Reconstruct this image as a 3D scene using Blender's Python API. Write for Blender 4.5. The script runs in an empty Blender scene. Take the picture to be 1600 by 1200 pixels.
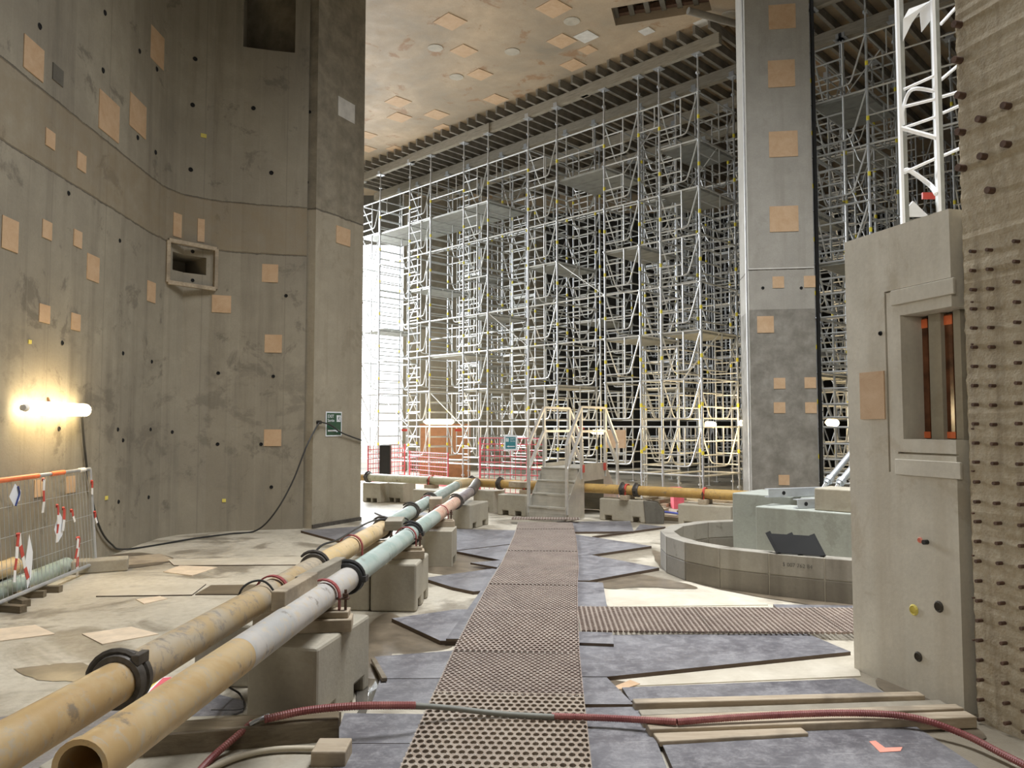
import bpy, bmesh, math, random
from mathutils import Vector, Matrix
random.seed(7)
R = math.radians
scn = bpy.context.scene
col = scn.collection

# ------------------------------------------------------------------ camera
EYE = 1.6
PITCH = R(3.1)
cam_d = bpy.data.cameras.new('camera'); cam = bpy.data.objects.new('camera', cam_d); col.objects.link(cam)
cam.location = (0, 0, EYE); cam.rotation_euler = (R(90) + PITCH, 0, 0)
cam_d.sensor_width = 36; cam_d.lens = 27.0; cam_d.clip_start = .05; cam_d.clip_end = 300
scn.camera = cam
# ------------------------------------------------------------------ world, lights, exposure
scn.view_settings.view_transform = 'Standard'; scn.view_settings.look = 'None'
scn.view_settings.gamma = 1; scn.view_settings.use_curve_mapping = False
scn.view_settings.exposure = 0.0
world = bpy.data.worlds.new('overcast_sky'); scn.world = world; world.use_nodes = True
bg = world.node_tree.nodes['Background']; bg.inputs[0].default_value = (.93, .97, 1, 1); bg.inputs[1].default_value = 2.6

def area(name, loc, target, sx, sy, power, colr, spread=180):
    l = bpy.data.lights.new(name, 'AREA'); l.shape = 'RECTANGLE'; l.size = sx; l.size_y = sy
    l.energy = power; l.color = colr; l.spread = R(spread)
    o = bpy.data.objects.new(name, l); col.objects.link(o); o.location = loc
    o.rotation_euler = (Vector(target) - Vector(loc)).to_track_quat('-Z', 'Y').to_euler()
    return o
area('shaft_daylight', (2.5, 6.4, 12.4), (2.0, 6.6, 0), 5.0, 7.6, 1420, (.95, .97, 1.0), 105)
area('gate_daylight', (-7.6, 25.0, 6.2), (0, 15.5, -1.0), 6, 6, 2400, (.90, .95, 1.0), 125)
area('rear_fill', (-3.2, -3.8, 4.2), (2.4, 4.6, 1.6), 3, 3, 60, (1, .95, .86), 90)  # added fill for the low wall face; the rear wall has no opening

# ------------------------------------------------------------------ helpers
def ray(px, py):
    u = (px - 800) / 1200; v = -(py - 600) / 1200
    return Vector((u, math.cos(PITCH) - v * math.sin(PITCH), math.sin(PITCH) + v * math.cos(PITCH)))
def F(px, py, z=0.0):                     # point of the level z seen at a pixel
    d = ray(px, py); t = (z - EYE) / d.z
    return Vector((d.x * t, d.y * t, z))
def A(px, py, Y):                         # point at distance Y
    d = ray(px, py); t = Y / d.y
    return Vector((d.x * t, Y, EYE + d.z * t))
def on_wall(px, py, a, b):                # point on the upright plane through a, b
    d = ray(px, py); n = Vector((b[1] - a[1], a[0] - b[0], 0))
    t = (n.x * a[0] + n.y * a[1]) / (n.x * d.x + n.y * d.y)
    return Vector((d.x * t, d.y * t, EYE + d.z * t))

class MB:
    def __init__(s): s.v = []; s.f = []; s.uv = None
    def add(s, vs, fs):
        b = len(s.v); s.v += [Vector(p) for p in vs]; s.f += [tuple(b + i for i in f) for f in fs]; return s
    def box(s, c, size, rz=0, rx=0, ry=0):
        m = Matrix.Translation(Vector(c)) @ Matrix.Rotation(rz, 4, 'Z') @ Matrix.Rotation(ry, 4, 'Y') @ Matrix.Rotation(rx, 4, 'X')
        x, y, z = [k / 2 for k in size]
        vs = [m @ Vector(p) for p in ((-x,-y,-z),(x,-y,-z),(x,y,-z),(-x,y,-z),(-x,-y,z),(x,-y,z),(x,y,z),(-x,y,z))]
        return s.add(vs, [(0,3,2,1),(4,5,6,7),(0,1,5,4),(1,2,6,5),(2,3,7,6),(3,0,4,7)])
    def bar(s, a, b, w, h, up=(0,0,1)):   # box from a to b, w across, h along up
        a = Vector(a); b = Vector(b); d = (b - a).normalized(); up = Vector(up)
        if abs(d.dot(up)) > .98: up = Vector((0, 1, 0))
        sx = d.cross(up).normalized() * w / 2; sz = sx.cross(d).normalized() * h / 2
        vs = [a-sx-sz, a+sx-sz, a+sx+sz, a-sx+sz, b-sx-sz, b+sx-sz, b+sx+sz, b-sx+sz]
        return s.add(vs, [(0,1,2,3),(7,6,5,4),(0,4,5,1),(1,5,6,2),(2,6,7,3),(3,7,4,0)])
    def prism(s, pts, z0, z1):            # flat outline upright
        n = len(pts)
        area2 = sum(pts[i][0]*pts[(i+1)%n][1]-pts[(i+1)%n][0]*pts[i][1] for i in range(n))
        if area2 < 0: pts = pts[::-1]
        vs = [(p[0], p[1], z0) for p in pts] + [(p[0], p[1], z1) for p in pts]
        return s.add(vs, [tuple(range(n))[::-1], tuple(range(n, 2*n))] + [(i, (i+1)%n, n+(i+1)%n, n+i) for i in range(n)])
    def extr(s, pts, d):                  # any planar 3d outline pushed along d
        n = len(pts); d = Vector(d); pts = [Vector(p) for p in pts]
        nrm = Vector((0,0,0))
        for i in range(n): nrm += (pts[i]).cross(pts[(i+1)%n])
        if nrm.dot(d) < 0: pts = pts[::-1]
        return s.add(pts + [p + d for p in pts], [tuple(range(n))[::-1], tuple(range(n, 2*n))] + [(i, (i+1)%n, n+(i+1)%n, n+i) for i in range(n)])
    def tube(s, pts, r, n=8, caps=True, closed=False):
        pts = [Vector(p) for p in pts]; m = len(pts); rs = r if isinstance(r, (list, tuple)) else [r]*m
        base = len(s.v); prev = None
        for i, p in enumerate(pts):
            if closed: d = pts[(i+1)%m] - pts[i-1]
            else: d = pts[min(i+1, m-1)] - pts[max(i-1, 0)]
            if d.length < 1e-9: d = Vector((0,0,1))
            d.normalize()
            if prev is None:
                a = Vector((0,0,1)) if abs(d.z) < .9 else Vector((1,0,0)); x = d.cross(a).normalized()
            else:
                x = (prev - d * prev.dot(d))
                x = x.normalized() if x.length > 1e-6 else d.orthogonal().normalized()
            prev = x; y = d.cross(x)
            for k in range(n):
                t = 2*math.pi*k/n; s.v.append(p + (x*math.cos(t) + y*math.sin(t)) * rs[i])
        for i in range(m if closed else m-1):
            j = (i+1) % m
            for k in range(n):
                s.f.append((base+i*n+k, base+i*n+(k+1)%n, base+j*n+(k+1)%n, base+j*n+k))
        if caps and not closed:
            s.f.append(tuple(base+k for k in range(n))[::-1]); s.f.append(tuple(base+(m-1)*n+k for k in range(n)))
        return s
    def lathe(s, a, d, prof, n=24):       # prof: (along, radius) about the axis a + t d ; closed profile loop
        a = Vector(a); d = Vector(d).normalized(); x = d.orthogonal().normalized(); y = d.cross(x); base = len(s.v); m = len(prof)
        for (t, r) in prof:
            for k in range(n):
                q = 2*math.pi*k/n; s.v.append(a + d*t + (x*math.cos(q)+y*math.sin(q))*r)
        for i in range(m):
            j = (i+1) % m
            for k in range(n): s.f.append((base+i*n+k, base+j*n+k, base+j*n+(k+1)%n, base+i*n+(k+1)%n))
        return s
    def build(s, name, mat, parent=None, smooth=False, world=False, bevel=0, label=None):
        me = bpy.data.meshes.new(name)
        o = bpy.data.objects.new(name, me); col.objects.link(o)
        off = Vector((0,0,0))
        if parent is None and s.v:
            xs = [p.x for p in s.v]; ys = [p.y for p in s.v]; zs = [p.z for p in s.v]
            off = Vector(((min(xs)+max(xs))/2, (min(ys)+max(ys))/2, min(zs)))
        me.from_pydata([p - off for p in s.v], [], s.f)
        if s.uv:
            uvl = me.uv_layers.new(name='UVMap')
            for lo in me.loops: uvl.data[lo.index].uv = s.uv[lo.vertex_index]
        me.update(); me.materials.append(mat)
        if smooth:
            me.polygons.foreach_set('use_smooth', [True]*len(me.polygons)); me.set_sharp_from_angle(angle=R(40))
        o.location = off
        if parent is not None:
            o.parent = parent
            if world: o.matrix_parent_inverse = parent_matrix(parent).inverted()
        if bevel:
            b = o.modifiers.new('b', 'BEVEL'); b.width = bevel; b.segments = 2; b.limit_method = 'ANGLE'
        if label: o['label'] = label
        return o
def parent_matrix(p):
    m = p.matrix_basis.copy()
    if p.parent: m = parent_matrix(p.parent) @ p.matrix_parent_inverse @ m
    return m
def tag(o, label, cat, group=None, kind=None):
    if label: o['label'] = label
    if cat: o['category'] = cat
    if group: o['group'] = group
    if kind: o['kind'] = kind
    return o
def thing(name, label, cat, loc=(0,0,0), rz=0, group=None):
    o = bpy.data.objects.new(name, None); col.objects.link(o); o.empty_display_size = .1
    o.location = loc; o.rotation_euler = (0,0,rz); return tag(o, label, cat, group)
def struct(o): o['kind'] = 'structure'; return o
def copy_tree(o, parent=None):
    kids = [c for c in bpy.data.objects if c.parent == o]
    c = o.copy(); col.objects.link(c)
    if parent: c.parent = parent
    for k in kids: copy_tree(k, c)
    return c
def cut(o, mbs):                          # carve openings into a solid
    cs = []
    for mb in mbs:
        c = mb.build('cutter', M['concrete']); cs.append(c)
        md = o.modifiers.new('cut', 'BOOLEAN'); md.object = c; md.operation = 'DIFFERENCE'; md.solver = 'EXACT'
    bpy.context.view_layer.update()
    dg = bpy.context.evaluated_depsgraph_get()
    me = bpy.data.meshes.new_from_object(o.evaluated_get(dg)); o.modifiers.clear(); old = o.data; o.data = me; bpy.data.meshes.remove(old)
    for c in cs:
        m_ = c.data; bpy.data.objects.remove(c); bpy.data.meshes.remove(m_)
def smooth_path(pts, k=8):
    pts = [Vector(p) for p in pts]; out = []
    for i in range(len(pts)-1):
        p0 = pts[max(i-1,0)]; p1 = pts[i]; p2 = pts[i+1]; p3 = pts[min(i+2, len(pts)-1)]
        for j in range(k):
            t = j/k; out.append(.5*((2*p1)+(p2-p0)*t+(2*p0-5*p1+4*p2-p3)*t*t+(3*p1-p0-3*p2+p3)*t**3))
    out.append(pts[-1]); return out

# ------------------------------------------------------------------ materials
M = {}
class G:
    def __init__(s, name):
        m = bpy.data.materials.new(name); m.use_nodes = True; s.m = m; s.t = m.node_tree; s.n = s.t.nodes; s.b = s.n['Principled BSDF']
    def link(s, a, b): s.t.links.new(a, b)
    def coord(s, kind='Object'): 
        return s.n.new('ShaderNodeTexCoord').outputs[kind]
    def map(s, src, scale=(1,1,1), rot=(0,0,0), loc=(0,0,0)):
        k = s.n.new('ShaderNodeMapping'); k.inputs['Scale'].default_value = scale; k.inputs['Rotation'].default_value = rot; k.inputs['Location'].default_value = loc
        s.link(src, k.inputs['Vector']); return k.outputs[0]
    def noise(s, vec, scale, detail=5, rough=.6, dist=0):
        k = s.n.new('ShaderNodeTexNoise'); k.inputs['Scale'].default_value = scale; k.inputs['Detail'].default_value = detail
        k.inputs['Roughness'].default_value = rough; k.inputs['Distortion'].default_value = dist; s.link(vec, k.inputs['Vector']); return k.outputs['Fac']
    def vor(s, vec, scale, feat='F1'):
        k = s.n.new('ShaderNodeTexVoronoi'); k.feature = feat; k.inputs['Scale'].default_value = scale; s.link(vec, k.inputs['Vector']); return k.outputs['Distance']
    def ramp(s, fac, lo, hi, a=0, b=1):
        k = s.n.new('ShaderNodeMapRange'); k.inputs[1].default_value = lo; k.inputs[2].default_value = hi; k.inputs[3].default_value = a; k.inputs[4].default_value = b
        s.link(fac, k.inputs[0]); return k.outputs[0]
    def math(s, op, a, b=None, c=None):
        k = s.n.new('ShaderNodeMath'); k.operation = op
        for i, x in enumerate((a, b, c)):
            if x is None: continue
            if isinstance(x, (int, float)): k.inputs[i].default_value = x
            else: s.link(x, k.inputs[i])
        return k.outputs[0]
    def mix(s, fac, a, b, mode='MIX'):
        k = s.n.new('ShaderNodeMix'); k.data_type = 'RGBA'; k.blend_type = mode
        for i, x in ((0, fac), (6, a), (7, b)):
            if isinstance(x, (int, float)): k.inputs[i].default_value = x
            elif isinstance(x, tuple): k.inputs[i].default_value = (*x, 1)
            else: s.link(x, k.inputs[i])
        return k.outputs[2]
    def sep(s, vec):
        k = s.n.new('ShaderNodeSeparateXYZ'); s.link(vec, k.inputs[0]); return k.outputs
    def out(s, color, rough=.7, bump=None, strength=.3, dist=.01, metal=0, spec=.5):
        for key, x in (('Base Color', color), ('Roughness', rough), ('Metallic', metal), ('Specular IOR Level', spec)):
            if isinstance(x, (int, float)): s.b.inputs[key].default_value = x
            elif isinstance(x, tuple): s.b.inputs[key].default_value = (*x, 1)
            else: s.link(x, s.b.inputs[key])
        if bump is not None:
            k = s.n.new('ShaderNodeBump'); k.inputs['Strength'].default_value = strength; k.inputs['Distance'].default_value = dist
            s.link(bump, k.inputs['Height']); s.link(k.outputs[0], s.b.inputs['Normal'])
        return s.m

def plain(name, c, rough=.6, metal=0, var=.15, scale=6):
    g = G(name); v = g.coord(); n = g.noise(v, scale, 5)
    cc = g.mix(g.ramp(n, .3, .7), tuple(x*(1-var) for x in c), tuple(min(1, x*(1+var)) for x in c))
    M[name] = g.out(cc, rough, n, .08, .005, metal); return M[name]

def concrete(name, light, dark, stain, stain_amt=.5, uv=False, period=0, joints=(), rough=.75, streak=.5, band_tint=None, bump=.25, scale=1.0):
    g = G(name); v = g.coord('UV' if uv else 'Object')
    big = g.noise(v, .55*scale, 5, .62, .3); mid = g.noise(v, 3.2*scale, 6, .65, .2); fine = g.noise(v, 38*scale, 4, .6)
    st = g.noise(g.map(v, (3.2, .22, .22) if uv else (3, 3, .22)), 1.2*scale, 5, .6)
    c = g.mix(g.ramp(big, .32, .66), dark, light)
    c = g.mix(g.ramp(mid, .35, .65, 0, .45), c, tuple(x*.68 for x in light))
    c = g.mix(g.ramp(st, .5, .72, 0, streak), c, stain)
    sm = g.noise(g.map(v, (1,1,1), (0,0,0), (7.3, 2.1, 5)), 1.7*scale, 7, .7, .4)
    c = g.mix(g.ramp(sm, .58, .64, 0, stain_amt), c, stain)
    c = g.mix(g.ramp(fine, .3, .7, 0, .16), c, tuple(x*.45 for x in dark))
    h = g.math('ADD', g.math('MULTIPLY', mid, .6), g.math('MULTIPLY', fine, .25))
    if uv:
        x, y, _ = g.sep(v)
        bandz = g.math('MULTIPLY', g.ramp(y, .5, 1.2), g.ramp(y, 3.2, 1.9))
        blot = g.math('MULTIPLY', g.ramp(g.noise(g.map(v, (1,1.3,1), (0,0,0), (3,1,0)), 1.6, 7, .68, .25), .52, .60), bandz)
        c = g.mix(g.math('MULTIPLY', blot, .5 if period else .12), c, stain)
        if period:
            wob = g.math('ADD', x, g.math('MULTIPLY', g.noise(v, 1.5, 3), .02))
            fr = g.math('FRACT', g.math('DIVIDE', wob, period))
            line = g.math('LESS_THAN', g.math('ABSOLUTE', g.math('SUBTRACT', fr, .5)), .010/period)
            wn = g.n.new('ShaderNodeTexWhiteNoise'); wn.noise_dimensions = '1D'; g.link(g.math('FLOOR', g.math('DIVIDE', x, period)), wn.inputs['W'])
            c = g.mix(g.math('MULTIPLY', line, .45), c, tuple(k*.45 for k in dark))
            c = g.mix(g.ramp(wn.outputs['Value'], 0, 1, 0, .3), c, dark)
            fr2 = g.math('FRACT', g.math('DIVIDE', wob, period/3))
            c = g.mix(g.math('MULTIPLY', g.math('LESS_THAN', g.math('ABSOLUTE', g.math('SUBTRACT', fr2, .5)), .03), .14), c, light)
        for jz in joints:
            yy = g.math('ADD', y, g.math('MULTIPLY', g.ramp(g.noise(v, 4, 4, .7), 0, 1, -.5, .5), .06))
            line = g.math('LESS_THAN', g.math('ABSOLUTE', g.math('SUBTRACT', yy, jz)), .014)
            c = g.mix(g.math('MULTIPLY', line, .75), c, (.045, .036, .025))
            h = g.math('SUBTRACT', h, g.math('MULTIPLY', line, .8))
        if band_tint:
            z0, z1, tc = band_tint
            band = g.math('MULTIPLY', g.math('GREATER_THAN', y, z0), g.math('LESS_THAN', y, z1))
            c = g.mix(g.math('MULTIPLY', band, g.ramp(mid, .3, .7, .2, .65)), c, tc)
    M[name] = g.out(c, g.ramp(mid, .3, .7, rough-.12, rough+.1), h, bump, .02)
    return M[name]

CL, CD, CS = (.37, .33, .25), (.245, .215, .165), (.10, .085, .065)
concrete('concrete', (.42,.40,.34), (.30,.28,.235), (.17,.15,.12), .35)
concrete('wall_concrete', CL, CD, CS, .6, True, 1.22, (5.05, 4.28), band_tint=(4.28, 5.05, (.26,.2,.12)))
concrete('column_concrete', (.41,.36,.27), (.31,.27,.2), (.2,.165,.11), .35, True, 0, (5.05,), band_tint=(5.05, 30, (.10,.085,.062)))
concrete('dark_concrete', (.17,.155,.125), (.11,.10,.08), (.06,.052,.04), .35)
concrete('wall_in_shade', (.035,.033,.03), (.02,.02,.018), (.01,.01,.01), .3)  # near-black so the unlit depth behind the scaffold is carried by colour
concrete('grey_column', (.42,.40,.355), (.34,.32,.28), (.24,.22,.18), .25, True, 0, (4.3,), band_tint=(-1, 3.6, (.07,.058,.04)))  # lower band darkened: shade on the column's foot put into its colour
concrete('soffit', (.55,.42,.28), (.27,.23,.17), (.30,.16,.07), .75, False, 0, (), .7, .1, scale=.8)
concrete('smooth_concrete', (.68,.64,.55), (.56,.52,.43), (.36,.29,.19), .35, streak=.4, bump=.15)
concrete('block_concrete', (.48,.44,.355), (.38,.34,.26), (.24,.2,.13), .25, streak=.25)
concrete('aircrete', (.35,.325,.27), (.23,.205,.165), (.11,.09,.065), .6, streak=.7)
concrete('aircrete_dark', (.24,.215,.17), (.15,.13,.10), (.08,.066,.048), .65, streak=.7)  # darker tone for the lower course
concrete('pit_concrete', (.44,.46,.41), (.33,.345,.30), (.2,.2,.16), .4)
# rough broken wall on the right
g = G('rough_concrete'); v = g.coord()
n1 = g.noise(v, 1.6, 6, .7); n2 = g.noise(v, 22, 6, .75); vo = g.vor(v, 70); n3 = g.noise(g.map(v, (9,9,.8)), 1.5, 5)
c = g.mix(g.ramp(n1, .3, .7), (.31,.25,.16), (.42,.35,.24)); c = g.mix(g.ramp(n2, .4, .66, 0, .6), c, (.50,.45,.35)); c = g.mix(g.ramp(n3, .5, .75, 0, .55), c, (.16,.12,.07))
c = g.mix(g.ramp(vo, .0, .25, .5, 0), c, (.2,.15,.09))
M['rough_concrete'] = g.out(c, .8, g.math('ADD', n2, g.math('MULTIPLY', vo, .3)), .5, .012)
# floor
g = G('floor_concrete'); v = g.coord()
a = g.noise(v, .8, 6, .65, .4); b = g.noise(g.map(v, (1,1,1), (0,0,0), (3,8,0)), .75, 6, .65, .8); d = g.noise(v, 14, 6, .65); e = g.noise(v, 90, 3)
c = g.mix(g.ramp(a, .35, .65), (.42,.38,.30), (.57,.52,.42)); c = g.mix(g.ramp(d, .45, .7, 0, .4), c, (.35,.30,.22))
x, y, z = g.sep(v)
dirt = g.ramp(b, .49, .57)
c = g.mix(g.math('MULTIPLY', dirt, .8), c, (.20,.17,.125)); c = g.mix(g.ramp(e, .6, .75, 0, .3), c, (.12,.1,.08))
ro = g.math('SUBTRACT', g.ramp(d, .3, .7, .5, .72), g.math('MULTIPLY', dirt, .2))
M['floor_concrete'] = g.out(c, ro, g.math('ADD', d, e), .25, .008)
# film faced plywood sheets
g = G('film_plywood'); v = g.coord()
a = g.noise(v, 1.3, 6, .65, .2); b = g.noise(v, 9, 9, .85, .15); d = g.noise(g.map(v, (1,7,1), (0,0,.7)), 6, 6, .75); e = g.noise(v, 60, 3, .7)
c = g.mix(g.ramp(a, .35, .65), (.085,.08,.088), (.175,.17,.18)); c = g.mix(g.ramp(b, .46, .70, 0, .75), c, (.36,.35,.35)); c = g.mix(g.ramp(d, .56, .68, 0, .25), c, (.55,.53,.51)); c = g.mix(g.ramp(e, .58, .7, 0, .35), c, (.07,.065,.07))
M['film_plywood'] = g.out(c, g.ramp(b, .3, .7, .36, .65), b, .15, .004)
plain('mat_node', (.48,.43,.37), .6)
plain('mud_wet', (.15,.12,.085), .3, 0, .45, 5); plain('puddle_water', (.10,.09,.075), .04, 0, .2, 3)
plain('sheet_edge', (.09,.062,.042), .7)
g = G('pale_plywood'); v = g.coord(); a = g.noise(v, 3, 6, .7, .5); b = g.noise(g.map(v, (1,12,1)), 6, 5)
c = g.mix(g.ramp(a, .35, .65), (.46,.41,.32), (.58,.53,.43)); c = g.mix(g.ramp(b, .5, .75, 0, .3), c, (.4,.32,.2))
M['pale_plywood'] = g.out(c, .6, b, .1, .003)
g = G('patch_board'); v = g.coord(); a = g.noise(v, 6, 6, .7, .5); b = g.noise(v, 120, 2)
c = g.mix(g.ramp(a, .35, .7), (.50,.33,.19), (.58,.41,.26)); c = g.mix(g.ramp(b, .55, .75, 0, .3), c, (.36,.22,.12))
M['patch_board'] = g.out(c, .75, b, .1, .002)
plain('pale_patch', (.66,.54,.40), .7)
plain('stone_patch', (.42,.38,.31), .7)
plain('white_patch', (.58,.56,.52), .7)
g = G('timber'); v = g.coord(); a = g.noise(g.map(v, (1.2, 14, 14)), 2.2, 6, .7, .4); b = g.noise(v, 3, 4)
c = g.mix(g.ramp(a, .3, .7), (.31,.24,.16), (.49,.41,.30)); c = g.mix(g.ramp(b, .48, .62, 0, .7), c, (.22,.18,.13))
M['timber'] = g.out(c, .7, a, .2, .004)
g = G('wet_timber'); v = g.coord(); a = g.noise(g.map(v, (1.2, 14, 14)), 2.2, 6, .7, .4)
M['wet_timber'] = g.out(g.mix(g.ramp(a, .3, .7), (.10,.075,.045), (.22,.175,.115)), .35, a, .35, .008)
g = G('grey_timber'); v = g.coord(); a = g.noise(g.map(v, (2, 2, 16)), 1.6, 6, .7, .4)
M['grey_timber'] = g.out(g.mix(g.ramp(a, .3, .7), (.20,.175,.13), (.36,.32,.25)), .7, a, .2, .005)
plain('joist_grey', (.22,.20,.165), .6, 0, .25, 4)
plain('galvanised', (.56,.58,.60), .4, .6, .12, 8)
plain('frame_galvanised', (.60,.61,.60), .42, .5, .1, 8)
plain('aluminium', (.70,.70,.69), .35, .75, .1, 8)
plain('deck_metal', (.30,.30,.27), .5, .35, .2, 5)
plain('yellow_band', (.86,.74,.06), .5)
plain('red_paint', (.55,.07,.05), .5); plain('dark_red_strap', (.30,.06,.06), .55); plain('orange_tape', (.85,.20,.07), .5)
plain('black_rubber', (.025,.025,.025), .5); plain('black_plastic', (.012,.012,.012), .4)
plain('rust', (.10,.055,.035), .75, .1, .4, 30); plain('dark_iron', (.085,.075,.065), .55, .3, .4, 20)
plain('white_paper', (.82,.84,.88), .6, 0, .05); plain('white_tape', (.85,.83,.80), .5, 0, .05); plain('white_film', (.9,.91,.93), .5, 0, .05)
plain('sign_green', (.012,.07,.038), .45, 0, .05); plain('sign_blue', (.04,.22,.26), .45, 0, .05); plain('pink_barrier', (.75,.13,.17), .5)
plain('void_black', (.008,.008,.008), .9); plain('clear_brown', (.13,.05,.022), .12, 0, .7, 5)
plain('navy_print', (.03,.05,.2), .5); plain('yellow_mark', (.65,.55,.12), .7); plain('blue_hose', (.08,.10,.35), .4)
plain('grey_hose', (.2,.2,.17), .6); plain('beige_hose', (.50,.44,.33), .6); plain('dark_hole', (.05,.042,.03), .8); plain('stamp_grey', (.12,.11,.09), .8); plain('pink_mark', (.8,.3,.22), .7)
plain('panel_orange', (.5,.24,.12), .7)
def pipe_mat(name, c1, c2, c3, thr=.5):
    g = G(name); v = g.coord(); a = g.noise(v, 2.6, 6, .65, .6); b = g.noise(v, 16, 6, .7, .5); d = g.noise(g.map(v, (1,1,1), (0,0,0), (9,1,4)), 7, 6, .7)
    c = g.mix(g.ramp(a, thr-.06, thr+.06), c1, c2); c = g.mix(g.ramp(b, .53, .63, 0, .7), c, c3); c = g.mix(g.ramp(d, .6, .66, 0, .7), c, (.16,.13,.10))
    M[name] = g.out(c, g.ramp(b, .3, .7, .38, .6), b, .1, .004)
pipe_mat('pipe_yellow', (.46,.31,.14), (.50,.37,.20), (.40,.35,.27), .5)
pipe_mat('pipe_scuffed', (.44,.32,.17), (.42,.35,.25), (.22,.20,.18), .52)
pipe_mat('pipe_cream', (.66,.50,.29), (.60,.44,.22), (.50,.43,.33), .5)
pipe_mat('pipe_grey', (.50,.47,.43), (.42,.41,.39), (.55,.45,.30), .5)
pipe_mat('pipe_green', (.29,.37,.33), (.38,.45,.41), (.45,.47,.42), .5)
pipe_mat('pipe_purple', (.16,.13,.14), (.26,.23,.23), (.4,.36,.33), .5)
pipe_mat('pipe_pink', (.66,.42,.32), (.58,.40,.30), (.40,.12,.07), .5)
pipe_mat('pipe_olive', (.42,.40,.27), (.50,.47,.34), (.35,.30,.18), .5)
pipe_mat('pipe_ochre', (.42,.25,.07), (.50,.32,.10), (.30,.2,.09), .5)
g = G('mat_brown'); v = g.coord(); a = g.noise(v, 2.5, 5); b = g.noise(v, 30, 4)
c = g.mix(g.ramp(a, .35, .65), (.20,.145,.12), (.29,.22,.18)); c = g.mix(g.ramp(b, .5, .75, 0, .5), c, (.46,.40,.34))
M['mat_brown'] = g.out(c, .5, b, .1, .002)
g = G('mat_tan'); v = g.coord(); a = g.noise(v, 2.5, 5); b = g.noise(v, 30, 4)
c = g.mix(g.ramp(a, .35, .65), (.23,.175,.13), (.30,.24,.18)); c = g.mix(g.ramp(b, .5, .75, 0, .5), c, (.46,.40,.33))
M['mat_tan'] = g.out(c, .5, b, .1, .002)
g = G('hose_red'); v = g.coord(); a = g.noise(v, 8, 5); M['hose_red'] = g.out(g.mix(g.ramp(a, .35, .65), (.19,.045,.045), (.30,.11,.095)), .5)
g = G('checker_plate'); v = g.coord(); 
k = g.n.new('ShaderNodeTexBrick'); 
sx = g.math('SINE', g.math('MULTIPLY', g.sep(v)[1], 120)); sz = g.math('SINE', g.math('MULTIPLY', g.sep(v)[2], 120))
bm_ = g.math('MULTIPLY', g.math('GREATER_THAN', g.math('MULTIPLY', sx, sz), .3), 1.0); g.n.remove(k)
nn = g.noise(v, 5, 5)
M['checker_plate'] = g.out(g.mix(g.ramp(nn, .3, .7), (.42,.40,.35), (.58,.55,.48)), .42, bm_, .7, .004, .5)
def emis(name, c, s):
    g = G(name); g.b.inputs['Base Color'].default_value = (1,1,1,1); g.b.inputs['Emission Color'].default_value = (*c, 1); g.b.inputs['Emission Strength'].default_value = s; M[name] = g.m
emis('tube_glow', (1, .80, .45), 22)

# ------------------------------------------------------------------ the setting
WALL = [(-3.9,-6),(-4.3,0),(-4.62,4.5),(-4.8,7.2),(-4.93,9.2),(-5.02,10.5),(-5.02,11.0),(-4.9,11.35),(-4.6,11.6),(-4.2,11.78),(-3.8,11.9),(-3.25,12.02)]
TOPZ = 12.6
def wall_prism(name, path, thick, z0, z1, mat, closed_side=-1):
    # upright strip with thickness, uv = (arc length, height)
    mb = MB(); mb.uv = []; n = len(path); s = 0; P_ = [Vector((p[0], p[1])) for p in path]; rows = []
    for i, p in enumerate(P_):
        if i: s += (p - P_[i-1]).length
        d = (P_[min(i+1, n-1)] - P_[max(i-1, 0)]).normalized(); nr = Vector((-d.y, d.x)) * thick
        for (q, ss) in ((p, s), (p + nr, s)):
            for z in (z0, z1): mb.v.append(Vector((q.x, q.y, z))); mb.uv.append((ss, z))
    for i in range(n-1):
        a = i*4; b = a+4
        mb.f += [(a, a+1, b+1, b), (a+2, b+2, b+3, a+3), (a+1, a+3, b+3, b+1), (a, b, b+2, a+2)]
    mb.f += [(0, 2, 3, 1), ((n-1)*4, (n-1)*4+1, (n-1)*4+3, (n-1)*4+2)]
    me = mb
    # keep world coordinates
    m = bpy.data.meshes.new(name); m.from_pydata(me.v, [], me.f); uvl = m.uv_layers.new(name='UVMap')
    for lo in m.loops: uvl.data[lo.index].uv = me.uv[lo.vertex_index]
    bm2 = bmesh.new(); bm2.from_mesh(m); bmesh.ops.recalc_face_normals(bm2, faces=bm2.faces); bm2.to_mesh(m); bm2.free()
    m.materials.append(M[mat]); o = bpy.data.objects.new(name, m); col.objects.link(o); return struct(o)
fl = MB().prism([(-30,-8),(30,-8),(30,60),(-30,60)], -.3, 0).build('floor', M['floor_concrete']); struct(fl)
wl = wall_prism('wall_left', WALL, 1.9, 0, TOPZ, 'wall_concrete')
# openings: square niche and the high recess
def wall_seg(px):                          # the straight run of wall seen at a column of the picture
    best = None
    for i in range(len(WALL)-1):
        a, b = WALL[i], WALL[i+1]; d = ray(px, 600); n = Vector((b[1]-a[1], a[0]-b[0]))
        den = n.x*d.x + n.y*d.y
        if abs(den) < 1e-9: continue
        t = (n.x*a[0]+n.y*a[1])/den
        p = Vector((d.x*t, d.y*t)); ab = Vector(b)-Vector(a); k = (p-Vector(a)).dot(ab)/ab.length_squared
        if t > 0 and -.001 <= k <= 1.001 and (best is None or t < best[0]): best = (t, a, b)
    return best[1], best[2]
def W(px, py): a, b = wall_seg(px); return on_wall(px, py, a, b)
n0, n1 = W(270, 393), W(322, 430)
nd = Vector((n1.x-n0.x, n1.y-n0.y, 0)).normalized(); nn_ = Vector((nd.y, -nd.x, 0)); 
if nn_.dot(Vector((1,-1,0))) < 0: nn_ = -nn_
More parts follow.
